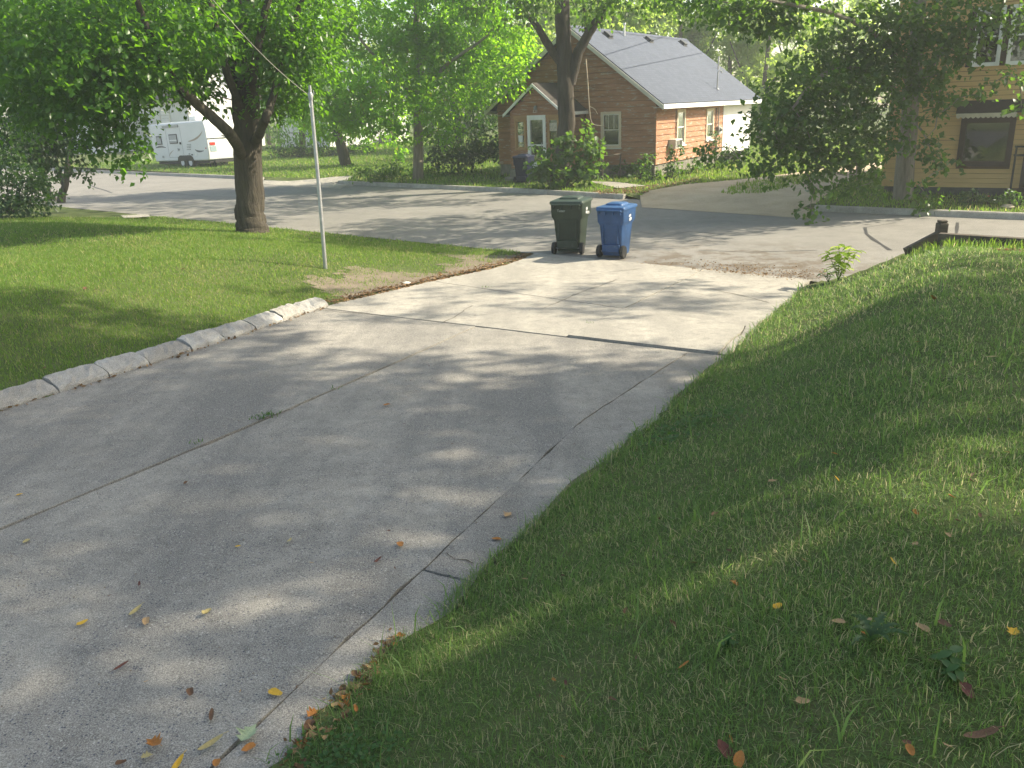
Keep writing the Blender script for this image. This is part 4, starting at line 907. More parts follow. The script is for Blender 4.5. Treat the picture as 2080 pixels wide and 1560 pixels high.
def tree(name, label, base, limbs, clumps, bark, leaf, size, group=None, cat='tree', twigs=True, lobes=.0, **kw):
    """limbs: list of (points, r0, r1, k); clumps in world coordinates"""
    o = empty(name, tuple(base), 0, label, cat, group); B = np.asarray(base, float); b = MB(); skel = []
    for li, (pts, r0, r1, k) in enumerate(limbs):
        sp = spline(pts, 6); n = len(sp); skel.append(sp); sp = sp + rng.normal(0, r1 * (.03 if li == 0 else .12), sp.shape) * np.clip((sp[:, 2:3] - sp[0, 2]) / (1.5 if li == 0 else .2), 0, 1)
        rr = r1 + (r0 - r1) * (1 - np.linspace(0, 1, n)) ** .85
        if li == 0 and lobes:
            h = sp[:, 2] - sp[0, 2]; rr = rr * (1 + lobes * np.exp(-np.clip(h, 0, 9) / .22))
        b.tube(sp - B, rr, k, lobes=.12 if (li == 0 and lobes) else 0)
    sk = np.concatenate(skel) if skel else None
    if twigs and sk is not None:
        cand = sk.copy(); todo = [np.array(c[:3]) for c in clumps]; rz_ = [c[5] for c in clumps]
        dist = np.array([np.min(np.linalg.norm(cand - c, axis=1)) for c in todo]); alive = np.ones(len(todo), bool)
        while alive.any():
            k_ = int(np.argmin(np.where(alive, dist, 1e9))); alive[k_] = False; c3 = todo[k_]; j = int(np.argmin(np.linalg.norm(cand - c3, axis=1))); a = cand[j]; d = np.linalg.norm(c3 - a)
            if .1 < d < 5:
                m = (a + c3) / 2 + rng.normal(0, .07 * d, 3) + np.array([0, 0, .08 * d]); r = .010 + .008 * d; path = spline([a, m, c3 + np.array([0, 0, -.1 * rz_[k_]])], 4)
                b.tube(path - B, np.linspace(r, .008, 9), 5); cand = np.concatenate([cand, path[3:]])
                for q_ in np.where(alive)[0]: dist[q_] = min(dist[q_], float(np.min(np.linalg.norm(path[3:] - todo[q_], axis=1))))
    b.build('trunk', bark, o, True)
    V, F, t = leafcloud(clumps, size, **kw); npmesh('crown', V - B, F, leaf, t, o); return o
def cl(u, v, y, r, n, rz=None): p = P(u, v, y); return (p[0], p[1], p[2], r, r, rz or r * .8, n)
def dome(c, R, k, r, n, seed, zmin=-9):
    g_ = np.random.default_rng(seed); out = []
    while len(out) < k:
        d = g_.normal(size=3); d /= np.linalg.norm(d); q = np.array(c) + d * np.array(R) * g_.uniform(.45, 1) ** .5
        if q[2] > zmin: out.append((*q, r * g_.uniform(.75, 1.25), r * g_.uniform(.75, 1.25), r * .7, n))
    return out
def G(u, v, z0=.15):                       # ground point of the photo on the far side
    p = un(u, v, z0)
    for _ in range(8): p = un(u, v, float(zfar(p[0], p[1])) if qof(p[0], p[1]) > float(kq(p[0], p[1])) else zg(p[0], p[1]))
    return p

# the big maple on the left lawn
mb = G(513, 472, .4); mb[2] -= .05
def M1(u, v, y=20.): return P(u, v, y)
limbs = [([mb, mb + [0, 0, .08], mb + [0, 0, .2], mb + [0, 0, .38], mb + [-.01, 0, .6], M1(508, 400, mb[1]), M1(503, 300, mb[1]), M1(500, 215, mb[1]), M1(493, 120, mb[1]), M1(488, 0, mb[1]), M1(480, -200, mb[1])], .39, .32, 18),
         ([M1(492, 318, mb[1]), M1(470, 276, 19.85), M1(420, 228, 19.6), M1(375, 188, 19.3), M1(345, 150, 19), M1(300, 60, 18.5), M1(250, -80, 18)], .14, .05, 10),
         ([M1(518, 292, mb[1]), M1(535, 250, 20.1), M1(552, 205, 20.3), M1(575, 120, 20.6), M1(620, -20, 21)], .12, .05, 10),
         ([M1(492, 230, mb[1]), M1(462, 150, 20.4), M1(440, 60, 20.8), M1(400, -120, 21)], .11, .05, 8),
         ([M1(508, 215, mb[1]), M1(520, 120, 20.2), M1(545, 0, 20), M1(600, -160, 19.5)], .11, .05, 8)]
cs = [cl(*a) for a in ((30, 30, 19, 1.4, 800), (140, 50, 18.2, 1.4, 800), (250, 40, 19, 1.4, 800), (370, 20, 20, 1.3, 700), (590, 30, 20.5, 1.2, 700), (80, 150, 18.6, 1.3, 900), (195, 150, 18, 1.2, 900),
      (290, 120, 18.6, 1.1, 800), (400, 60, 18.6, .7, 330), (565, 90, 20.4, .9, 560), (605, 130, 20.6, .8, 450), (20, 190, 19, 1.1, 600), (330, 60, 21.5, 1.3, 600), (440, 100, 22, 1.2, 600), (130, 110, 21, 1.5, 800), (560, 160, 22, .9, 450), (600, 190, 21.6, .7, 320),
      (350, 160, 21, .7, 260), (410, 190, 21.5, .6, 200), (240, 205, 18.4, .6, 300), (170, 220, 18.6, .7, 360), (225, 250, 18.5, .34, 110), (255, 285, 18.5, .30, 90), (275, 305, 18.5, .22, 50), (262, 325, 18.5, .14, 22), (210, 290, 18.6, .3, 70), (190, 310, 18.6, .2, 34), (555, 215, 20.8, .45, 120), (640, 90, 21.2, .6, 240))]
cs = [(*c[:6], c[6] * 1.7) for c in cs] + [cl(u, v, 22.5 + (u % 5) * .3, 1.15, 700) for u in range(-20, 660, 62) for v in (-10, 55, 115) if not (v > 60 and 430 < u < 560)] + [cl(u, 150 - abs(u - 120) * .2, 24, 1.2, 600) for u in range(-30, 330, 70)]
cs += dome((mb[0] - .3, mb[1] - .2, 9.2), (6.2, 6.2, 3.2), 50, 1.3, 260, 5, 5.6)
tree('maple_tree', 'large maple tree with a thick dark forked trunk on the left lawn', mb, limbs, cs, MT['bark'], MT['maple'], .125, lobes=.24)

# grey tree and leaning tree across the street
ta = G(849, 365)
limbs = [([ta, P(850, 300, ta[1]), P(849, 220, ta[1]), P(853, 140, ta[1] + .1), P(846, 40, ta[1]), P(850, -100, ta[1])], .24, .10, 12),
         ([P(850, 210, ta[1]), P(800, 150, 36), P(740, 90, 35.5), P(700, 20, 35)], .09, .03, 7), ([P(851, 190, ta[1]), P(910, 130, 36), P(980, 80, 35.6), P(1030, 30, 35.5)], .09, .03, 7), ([P(851, 150, ta[1]), P(880, 60, 37.6), P(930, -40, 38)], .08, .03, 7)]
g_ = np.random.default_rng(3); cs = []
for u in range(650, 1080, 54):
    for v in range(-50, 262, 48):
        uu = u + g_.uniform(-22, 22); vv = v + g_.uniform(-20, 20); edge_ = 60 + .62 * abs(uu - 860) if uu > 900 else 0
        lim_lo = 262 if uu < 900 else 250 - (uu - 900) * .62
        if vv > lim_lo: continue
        cs.append(cl(uu, vv, g_.uniform(34.2, 38.6), g_.uniform(.75, 1.15), 560))
cs += [cl(*a) for a in ((905, 262, 35.6, .5, 130), (925, 270, 35.2, .3, 60), (870, 275, 36, .5, 140), (800, 255, 35.6, .6, 170), (740, 250, 35.4, .6, 170), (690, 245, 35.4, .6, 150), (660, 215, 35, .6, 170), (1060, 120, 35.4, .6, 160), (1030, 160, 36, .55, 150), (980, 190, 36, .5, 130))]
cs += dome((ta[0], ta[1], 9.3), (4, 3, 1.8), 12, 1.3, 90, 8, 7.4)
tree('maple_tree', 'grey barked tree with bright yellow green leaves left of the orange house', ta, limbs, cs, MT['barkgrey'], MT['bright'], .17)
tb = G(703, 336)
limbs = [([tb, P(694, 300, tb[1]), P(684, 265, tb[1]), P(678, 225, tb[1]), P(690, 150, tb[1])], .34, .14, 12), ([P(686, 275, tb[1]), P(715, 240, tb[1]), P(740, 190, tb[1])], .18, .06, 8), ([P(680, 240, tb[1]), P(650, 200, tb[1]), P(630, 140, tb[1])], .12, .05, 7)]
cs = [cl(*a) for a in ((650, 240, 48, 1.2, 300), (690, 210, 48, 1.4, 340), (740, 220, 47.5, 1.3, 340), (780, 240, 48, 1.1, 260), (760, 275, 48, .9, 180), (720, 265, 47.4, .9, 170), (640, 200, 49, 1.3, 260), (790, 190, 49, 1.3, 260), (700, 160, 50, 1.6, 300), (620, 160, 50, 1.5, 280), (770, 130, 50, 1.6, 280), (660, 270, 47.6, .6, 100), (735, 300, 47.5, .4, 60), (800, 285, 48, .5, 80), (620, 250, 49, .8, 120))]
tree('maple_tree', 'leaning tree with a dark trunk on the lawn in front of the bright white house', tb, limbs, cs, MT['barkdark'], MT['bright'], .21)
tw = G(614, 316); cs = []
for u, v0, v1 in ((560, 200, 300), (580, 190, 296), (600, 200, 305), (622, 190, 310), (640, 200, 300), (660, 200, 290), (545, 180, 270)):
    for v in range(v0, v1, 22): cs.append(cl(u + g_.uniform(-6, 6), v, 57 + g_.uniform(-1.5, 1.5), .55, 80, 1.0))
tree('willow_tree', 'drooping tree with hanging leafy strands right behind the metal pole', tw, [([tw, P(614, 280, tw[1]), P(612, 230, tw[1]), P(605, 150, tw[1])], .26, .12, 9)], cs, MT['barkdark'], MT['maple'], .2, droop=1.4, aspect=.4)

# tree in front of the orange house
tc = G(1136, 374)
limbs = [([tc, tc + [0, 0, .1], tc + [.02, 0, .25], tc + [.04, 0, .5], P(1143, 330, tc[1]), P(1150, 250, tc[1]), P(1148, 170, tc[1]), P(1146, 100, tc[1]), P(1141, 0, tc[1]), P(1138, -140, tc[1])], .39, .24, 16),
         ([P(1140, 128, tc[1]), P(1116, 96, tc[1] - .1), P(1096, 62, tc[1] - .2), P(1076, 34, tc[1] - .3), P(1040, -10, tc[1] - .4), P(980, -60, tc[1])], .17, .06, 9),
         ([P(1158, 170, tc[1]), P(1173, 112, tc[1] - .1), P(1192, 74, tc[1] - .2), P(1216, 38, tc[1] - .3), P(1246, -6, tc[1] - .4), P(1300, -70, tc[1] - .3)], .21, .09, 10),
         ([P(1192, 74, tc[1] - .2), P(1188, 30, tc[1] - .1), P(1180, -30, tc[1])], .07, .03, 6)]
cs = [cl(*a) for a in ((1010, -8, 30, 1.1, 330), (1070, -20, 31, 1.1, 330), (1140, -30, 30, 1.0, 300), (1215, -14, 30.4, 1.0, 300), (1285, -12, 30, 1.1, 330), (1360, -14, 29.6, 1.1, 330), (1430, -20, 29.4, 1.1, 330), (1185, 24, 32.6, .55, 120), (1210, 52, 32.6, .3, 40), (1100, 12, 31.6, .6, 120), (960, -20, 30, 1.0, 260), (1240, 10, 31.6, .5, 100))]
cs += dome((tc[0] + .4, tc[1] - 1.6, 10.6), (6.0, 4.4, 3.0), 36, 1.3, 160, 15, 7.3)
tct = tree('linden_tree', 'tall forked tree standing in front of the orange house', tc, limbs, cs, MT['bark'], MT['linden'], .16, lobes=.3)
b = MB(); dw = [P(1190, 120, 31.6), P(1194, 170, 31.5), P(1197, 215, 31.45), P(1203, 250, 31.4), P(1228, 257, 31.3)]; b.tube(spline([p - tc for p in dw], 6), np.linspace(.022, .01, 25), 5); b.tube(spline([dw[2] - tc, P(1208, 222, 31.5) - tc, P(1214, 232, 31.5) - tc], 5), .01, 5); b.tube(spline([dw[3] - tc, P(1193, 262, 31.4) - tc], 5), .009, 5); b.build('dead_branch', MT['paledeck'], tct, True)

# tree at the kerb by the yellow house, low hanging branches
tr = G(1834, 404)
limbs = [([tr, P(1838, 340, tr[1]), P(1845, 270, tr[1]), P(1852, 190, tr[1]), P(1862, 90, tr[1]), P(1870, -40, tr[1])], .27, .15, 12),
         ([P(1848, 230, tr[1]), P(1800, 170, 23), P(1730, 140, 22.4), P(1660, 160, 21.8), P(1610, 220, 21.4)], .11, .03, 7), ([P(1850, 200, tr[1]), P(1900, 120, 22.6), P(1960, 60, 22), P(2050, 40, 21.4)], .10, .03, 7),
         ([P(1853, 180, tr[1]), P(1790, 80, 22.4), P(1700, 30, 21.6), P(1560, 0, 21)], .09, .03, 7), ([P(1846, 250, tr[1]), P(1868, 260, 22.6), P(1886, 290, 22.3), P(1898, 330, 22.2)], .04, .012, 5), ([P(1852, 190, tr[1]), P(1905, 150, 22.4), P(1908, 200, 22), P(1900, 260, 21.8)], .035, .012, 5)]
vis = [(1600, 190, 22, .9, 420), (1670, 170, 22, 1.0, 480), (1740, 160, 22, 1.0, 480), (1810, 170, 22, .9, 420), (1870, 130, 22, .8, 320), (1570, 255, 21.6, .7, 330), (1640, 260, 21.5, .8, 380), (1710, 260, 21.6, .9, 420), (1780, 250, 22, .8, 360), (1590, 300, 21.4, .45, 170), (1660, 310, 21.2, .4, 150),
       (1730, 315, 21.4, .42, 150), (1775, 300, 22, .3, 70), (1760, 70, 22, 1.0, 460), (1830, 50, 22, 1.0, 460), (1890, 40, 22, .9, 300), (1690, 100, 22.6, .7, 260), (1970, 10, 21.6, .7, 170), (2040, 0, 21, .7, 170), (2080, 50, 21, .5, 70), (1925, 90, 21.6, .4, 80), (2020, 50, 21.2, .35, 50),
       (1560, 340, 21, .22, 42), (1548, 352, 21, .12, 14), (1640, 350, 21, .28, 60), (1655, 385, 20.8, .16, 24), (1645, 425, 20.6, .20, 34), (1690, 350, 21, .26, 56), (1740, 352, 21, .2, 32), (1775, 340, 21.2, .2, 30), (1430, 312, 21, .16, 20), (1445, 300, 21, .12, 12), (1500, 322, 21, .16, 20), (1526, 318, 21, .14, 16), (1895, 200, 21.8, .22, 46), (1915, 225, 21.6, .2, 36), (1880, 170, 22, .25, 50),
       (1945, 200, 21, .16, 20), (1985, 190, 21, .16, 24), (2020, 165, 21, .2, 34), (2055, 150, 21, .22, 40), (2075, 215, 21, .16, 22), (1960, 120, 21.4, .3, 70), (1480, 0, 21.4, .7, 240), (1550, 10, 21.4, .7, 260), (1630, 10, 21.6, .7, 260), (1500, 50, 21.6, .35, 70), (1590, 50, 21.6, .4, 90), (1420, -10, 22, .7, 220)]
lit = [(1880, 280, 21.9, .16, 22), (1895, 300, 21.8, .14, 18), (1910, 320, 21.8, .16, 20), (1915, 345, 21.8, .1, 10), (1880, 425, 21.2, .11, 12), (1888, 405, 21.2, .09, 8), (1865, 300, 22, .13, 14), (1865, 375, 21.4, .05, 3), (1780, 365, 21.2, .05, 3), (1745, 378, 21.2, .06, 4)]
cs = [cl(u, v, y, r, n * 1.6) for u, v, y, r, n in vis] + [cl(*a) for a in lit] + dome((tr[0] + .3, tr[1] - .6, 8.6), (4.6, 4.0, 2.6), 44, 1.1, 260, 21, 5.9) + [(7.6, 21.4, 8.4, 1.1, .9, .7, 260), (6.0, 20.6, 8.2, 1.2, .7, .6, 260), (4.4, 20.9, 8.3, 1.0, .6, .5, 200), (9.0, 20.4, 7.8, 1.0, .9, .7, 240), (7.2, 19.2, 8.8, .9, .5, .5, 160)]
tree('linden_tree', 'low hanging leafy tree at the kerb in front of the yellow house', tr, limbs, cs, MT['barkgrey'], MT['linden'], .135, aspect=.85)

# young trees and bushes on the left edge
tl = G(124, 417)
limbs = [([tl, P(126, 395, tl[1]), P(133, 375, tl[1]), P(138, 330, tl[1]), P(142, 280, tl[1]), P(150, 200, tl[1])], .17, .05, 9), ([P(131, 378, tl[1]), P(119, 350, tl[1]), P(112, 310, tl[1]), P(100, 230, tl[1])], .10, .04, 7), ([P(140, 330, tl[1]), P(160, 330, tl[1]), P(178, 352, tl[1])], .03, .01, 5)]
cs = [cl(*a) for a in ((120, 250, 29.4, 1.0, 420), (165, 235, 29.6, 1.0, 420), (205, 240, 29.8, .8, 320), (90, 290, 29, .8, 340), (150, 290, 29.8, .7, 260), (60, 240, 29, 1.1, 460), (190, 275, 29.8, .5, 150), (170, 330, 29.4, .25, 40), (178, 352, 29.4, .16, 20), (100, 200, 30, 1.2, 460), (165, 190, 30, 1.2, 460), (105, 330, 29.2, .5, 130), (85, 355, 29, .4, 90))]
tree('young_tree', 'slender two stemmed young tree at the street edge left of the lawn', tl, limbs, cs, MT['barkdark'], MT['deep'], .15)
t2 = G(98, 413); limbs = [([t2, P(98, 395, t2[1]), P(90, 370, t2[1]), P(84, 350, t2[1]), P(80, 300, t2[1])], .17, .06, 9), ([P(96, 396, t2[1]), P(110, 402, t2[1] - .1), P(113, 411, t2[1] - .1)], .10, .06, 7)]
cs = [cl(*a) for a in ((70, 310, 29.6, .8, 320), (40, 280, 29, .9, 360), (80, 270, 30, .9, 320), (30, 220, 29, 1.2, 420))]
tree('young_tree', 'crooked short trunked young tree left of the two stemmed one', t2, limbs, cs, MT['barkdark'], MT['deep'], .15)
def bush(name, label, base, clumps, leaf, size, bark=None, group=None, cat='bush', **kw):
    B = np.asarray(base, float); limbs = []
    for c in clumps[::max(1, len(clumps) // 6)]: limbs.append(([B, (B + np.array(c[:3])) / 2 + rng.normal(0, .05, 3), np.array(c[:3])], .022, .008, 5))
    o = tree(name, label, base, limbs, clumps, bark or MT['barkdark'], leaf, size, group, cat, False, **kw)
    for ch in o.children:
        if ch.name.startswith('trunk'): ch.name = 'stems'
        if ch.name.startswith('crown'): ch.name = 'foliage'
    return o
bush('bush', 'dense dark green bush at the left edge of the lawn', un(20, 436, .3), [cl(*a) for a in ((10, 330, 27, .8, 420), (45, 350, 26.6, .7, 380), (75, 385, 26.6, .6, 330), (15, 385, 26.2, .8, 460), (50, 410, 26, .6, 330), (-30, 360, 26.5, 1.0, 460), (85, 415, 26.6, .35, 130), (0, 420, 25.8, .5, 230), (20, 280, 27.6, .8, 320))], MT['deep'], .12)
bush('bush', 'leafy bush with large pale leaves around the foot of the forked tree', G(1150, 384), [cl(*a) for a in ((1105, 325, 30.8, .5, 150), (1140, 305, 30.9, .5, 150), (1178, 315, 30.7, .5, 150), (1198, 290, 30.8, .38, 100), (1200, 330, 30.6, .4, 110), (1120, 355, 30.6, .5, 150), (1160, 350, 30.5, .5, 150), (1190, 365, 30.5, .4, 100), (1090, 350, 30.8, .35, 80), (1212, 298, 30.8, .2, 30), (1145, 278, 31, .25, 36), (1190, 268, 31, .2, 26), (1150, 372, 30.5, .45, 120))], MT['lilac'], .19, aspect=.85, spray=.3)
bush('thicket', 'tall dark thicket growing against the left side of the orange house', G(950, 338), [cl(*a) for a in ((905, 300, 39.6, .9, 420), (945, 290, 39.4, 1.0, 480), (985, 280, 40, .8, 380), (900, 250, 40.6, 1.0, 400), (945, 235, 40.4, 1.1, 420), (990, 225, 41, .9, 330), (925, 185, 41.5, 1.1, 360), (975, 175, 41.6, 1.0, 330), (1000, 300, 39.6, .5, 200), (920, 325, 39, .6, 240), (965, 322, 39, .6, 240), (885, 325, 39.4, .5, 180))], MT['deep'], .16)
bush('perennial_clump', 'low spreading clump of leafy perennials beside the grey barked tree', G(790, 362), [cl(u, v, y, .42, 110, .26) for u, v, y in ((730, 350, 37.6), (755, 346, 37.8), (780, 344, 37.6), (805, 344, 37.4), (830, 342, 37.6), (745, 356, 36.8), (775, 354, 36.8), (805, 352, 36.8), (870, 345, 37.6), (890, 347, 37.4))], MT['lilac'], .15, cat='plant', aspect=.5)
bush('hedge', 'low dark hedge along the foot of the bright white house', G(620, 322), [cl(u, 308 + (u % 3), 58, .75, 190, .5) for u in range(560, 700, 17)] + [cl(u, 303, 60, .6, 120, .4) for u in (715, 730, 745)], MT['deep'], .17, cat='hedge')
bush('sapling', 'small sapling on the sunny lawn left of the grey barked tree', G(812, 322), [cl(812, 300, 47, .45, 60), (cl(806, 285, 47, .35, 45)), cl(818, 312, 47, .2, 20)], MT['bright'], .2, cat='plant')
# plants along the orange house
for (nm, lb, u, v, sp, lf, sz) in (('hosta', 'broad leaved pale plant below the front window of the orange house', 1272, 362, [(1265, 350, .3, 40), (1278, 345, .32, 46), (1285, 356, .28, 40), (1258, 357, .22, 26)], 'lilac', .2),
    ('weed', 'tall stringy weed between the front window and the house corner', 1300, 366, [(1292, 345, .2, 24), (1296, 325, .16, 16), (1304, 350, .2, 26), (1310, 318, .12, 9)], 'herb', .13),
    ('shrub', 'dense small shrub at the front corner of the orange house', 1325, 370, [(1318, 350, .34, 80), (1328, 335, .3, 64), (1322, 322, .22, 36), (1332, 360, .3, 60), (1314, 362, .28, 50)], 'lilac', .11),
    ('weed', 'tall pale green weed climbing below the wall air conditioner', 1365, 364, [(1362, 345, .3, 56), (1368, 325, .28, 48), (1370, 308, .2, 30), (1378, 300, .14, 14), (1375, 350, .3, 50), (1360, 358, .26, 40)], 'herb', .11),
    ('weed', 'leafy green weed patch halfway along the side wall of the orange house', 1402, 354, [(1395, 345, .3, 50), (1408, 338, .3, 50), (1412, 346, .28, 46), (1388, 352, .26, 40)], 'herb', .12),
    ('weed', 'tufted weeds under the second side window of the orange house', 1440, 346, [(1430, 338, .3, 50), (1444, 334, .3, 50), (1456, 330, .28, 44), (1462, 338, .26, 36)], 'herb', .12),
    ('vine', 'thin vine climbing the conduits beside the meter box', 1452, 334, [(1451, 318, .2, 30), (1453, 298, .18, 26), (1456, 282, .14, 18), (1450, 270, .1, 10), (1463, 312, .16, 18), (1464, 330, .2, 24)], 'herb', .10),
    ('bush', 'dark bush under the white sided rear of the orange house', 1482, 334, [(1474, 328, .4, 90), (1488, 324, .42, 96), (1480, 312, .3, 60), (1500, 318, .3, 50), (1510, 306, .22, 26)], 'deep', .14)):
    bs_ = G(u, v); bush(nm, lb, bs_, [cl(a, c, bs_[1] + .1, r, n * 1.4, r * 1.1) for a, c, r, n in sp], MT[lf], sz, cat='plant', spray=.16)
# flower bed of the yellow house
for (nm, lb, u, v, sp, lf) in (('flower_plant', 'tall grey green flower plant left in the bed of the yellow house', 1975, 418, [(1968, 405, .22, 44), (1980, 392, .26, 60), (1986, 404, .22, 44), (1958, 410, .2, 36)], 'thistle'),
    ('flower_plant', 'low plant with a red bloom in the bed of the yellow house', 2012, 420, [(2005, 410, .2, 44), (2016, 406, .2, 40), (2024, 412, .18, 36), (1998, 414, .18, 34)], 'lilac'),
    ('flower_plant', 'pale leaved plant with white blooms at the right end of the flower bed', 2062, 424, [(2055, 412, .22, 50), (2068, 410, .22, 50), (2078, 414, .2, 40), (2050, 398, .1, 10), (2056, 392, .1, 10)], 'herb')):
    bs_ = G(u, v); o = bush(nm, lb, bs_, [cl(a, c, bs_[1] + .2, r, n * 1.3) for a, c, r, n in sp], MT[lf], .085, cat='plant', spray=.13)
    for (a, c, mt) in {'flower_plant': [(2008, 399, 'red')], 'flower_plant.001': [(2008, 399, 'red')], 'flower_plant.002': [(2049, 385, 'paper'), (2055, 390, 'paper'), (2059, 391, 'paper'), (2045, 392, 'paper'), (2020, 407, 'paper')]}.get(o.name if o.name != 'flower_plant' else '', []):
        p = P(a, c, bs_[1] + .1) - bs_; m_ = MB().lathe([(.01, 0), (.028, .01), (.024, .018)], tuple(p), 2, 8); m_.build('bloom', MT[mt], o); MB().tube([p, np.array([p[0] * .6, p[1], 0])], .006, 4).build('bloom_stem', MT['herb'], o)
st = G(2046, 424); tag(MB().lathe([(.0, 0), (.12, .0), (.16, .05), (.11, .10), (.0, .11)], tuple(st), 2, 9).build('stone', MT['paledeck'], None, True), 'small reddish stone lying at the edge of the flower bed', 'stone')

# woodland behind
k = 0; spec = [(1245, 52, 9.5), (1310, 60, 11), (1390, 56, 10.5), (1470, 58, 10), (1545, 54, 9), (1620, 60, 11), (1700, 66, 11), (1180, 66, 11), (1100, 60, 10.5), (1020, 62, 10), (930, 60, 11), (540, 78, 12), (430, 84, 14), (330, 92, 14), (180, 88, 13), (60, 80, 12), (820, 90, 12)]
names = ['leafy woodland tree rising above the roof of the orange house', 'sunlit woodland tree behind the orange house and the drive', 'tall tree rising behind the white houses on the far left']
for (u, y, h) in spec:
    p = P(u, 230, y); p[2] = float(zfar(p[0], p[1])) - .1; H_ = h
    limbs = [([p, p + [g_.uniform(-.4, .4), 0, H_ * .4], p + [g_.uniform(-.6, .6), 0, H_ * .85]], .22, .07, 8), ([p + [0, 0, H_ * .3], p + [1.2, .2, H_ * .5], p + [2.2, 0, H_ * .7]], .09, .03, 6), ([p + [0, 0, H_ * .28], p + [-1.3, -.2, H_ * .48], p + [-2.1, 0, H_ * .68]], .09, .03, 6)]
    cs = dome((p[0], p[1], p[2] + H_ * .56), (2.7, 2.4, H_ * .44), 24, 1.1, 330, 100 + k, p[2] + .8)
    lb = {1245: 'woodland tree just right of the forked trunk, above the left end of the grey roof', 1310: 'woodland tree above the middle roof vent of the orange house', 1390: 'woodland tree above the right end of the grey roof ridge', 1470: 'woodland tree above the sloping right edge of the grey roof', 1620: 'woodland tree behind the far end of the gravel drive, left half', 1700: 'woodland tree behind the low branches, over the far end of the gravel drive', 1545: 'woodland tree right of the white rear corner of the orange house', 1610: 'woodland tree behind the far end of the gravel drive, left half',
          1680: 'woodland tree behind the low branches, over the far end of the gravel drive', 1560: 'taller far tree rising over the one right of the white rear corner', 1750: 'woodland tree just left of the yellow house', 1830: 'woodland tree hidden behind the yellow house corner', 1180: 'tree behind the peak of the orange gable', 1100: 'tree behind the left slope of the orange gable',
          1020: 'tree behind the dark thicket beside the orange house', 930: 'tree behind the right half of the bright green crown', 540: 'tree rising behind the drooping tree at the metal pole', 430: 'tall tree behind the roof of the white house with the trailer', 330: 'tall tree behind the left wing of the white house', 180: 'tall tree far left behind the sunny lawn', 60: 'tree at the far left behind the dark bush', 820: 'far tree behind the bright white house',
          1430: 'tallest far tree above the right half of the grey roof', 1260: 'tall far tree above the left half of the grey roof'}[u]
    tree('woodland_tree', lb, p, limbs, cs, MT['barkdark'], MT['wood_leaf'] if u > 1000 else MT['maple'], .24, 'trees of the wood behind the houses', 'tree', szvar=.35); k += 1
V, F, t = leafcloud([(x, 102 + g_.uniform(-4, 4), z, 3.2, 2.2, 2.4, 300) for x in np.arange(-75, 80, 4.2) for z in (2, 6, 10.5)], .48, spray=.9); tag(npmesh('far_wood', V, F, MT['wood_leaf'], t), 'far wood closing the view behind the houses', 'wood', kind='stuff')

# shade trees on the right lawn
for (bx, by, ht, R, kk_, sd_, lb) in ((15.5, 6.0, 13.6, (6.0, 5.0, 4.6), 104, 31, 'tall shade tree on the right lawn, nearest one beyond the right edge of the photo'), (25.0, 7.6, 14.2, (6.2, 5.2, 4.6), 66, 33, 'tall shade tree farther right on the lawn, behind the nearest one'), (19.5, 0.0, 14, (5.6, 4.4, 4.4), 66, 35, 'tall shade tree on the right lawn beside the photographer')):
    p = np.array([bx, by, zg(bx, by) - .05]); limbs = [([p, p + [.1, 0, 4], p + [0, .1, 8], p + [.1, 0, 13]], .38, .12, 10), ([p + [0, 0, 6.5], p + [-1.8, .2, 9], p + [-3.4, .3, 11.5]], .14, .05, 7), ([p + [0, 0, 6.8], p + [1.8, .2, 9.2], p + [3.2, -.3, 11.5]], .14, .05, 7)]
    extra = dome((10.6, 11.9, 13.4), (3.2, 1.3, 1.7), 22, .9, 280, 40, 9) + dome((17.5, 15.0, 13.6), (3.5, 1.3, 1.6), 9, .7, 130, 41, 9) if sd_ == 31 else []
    tree('shade_tree', lb, p, limbs, dome((bx, by, ht), R, kk_, 1.2, 330, sd_, 7.5) + extra, MT['bark'], MT['maple'], .17, 'shade trees on the right lawn')

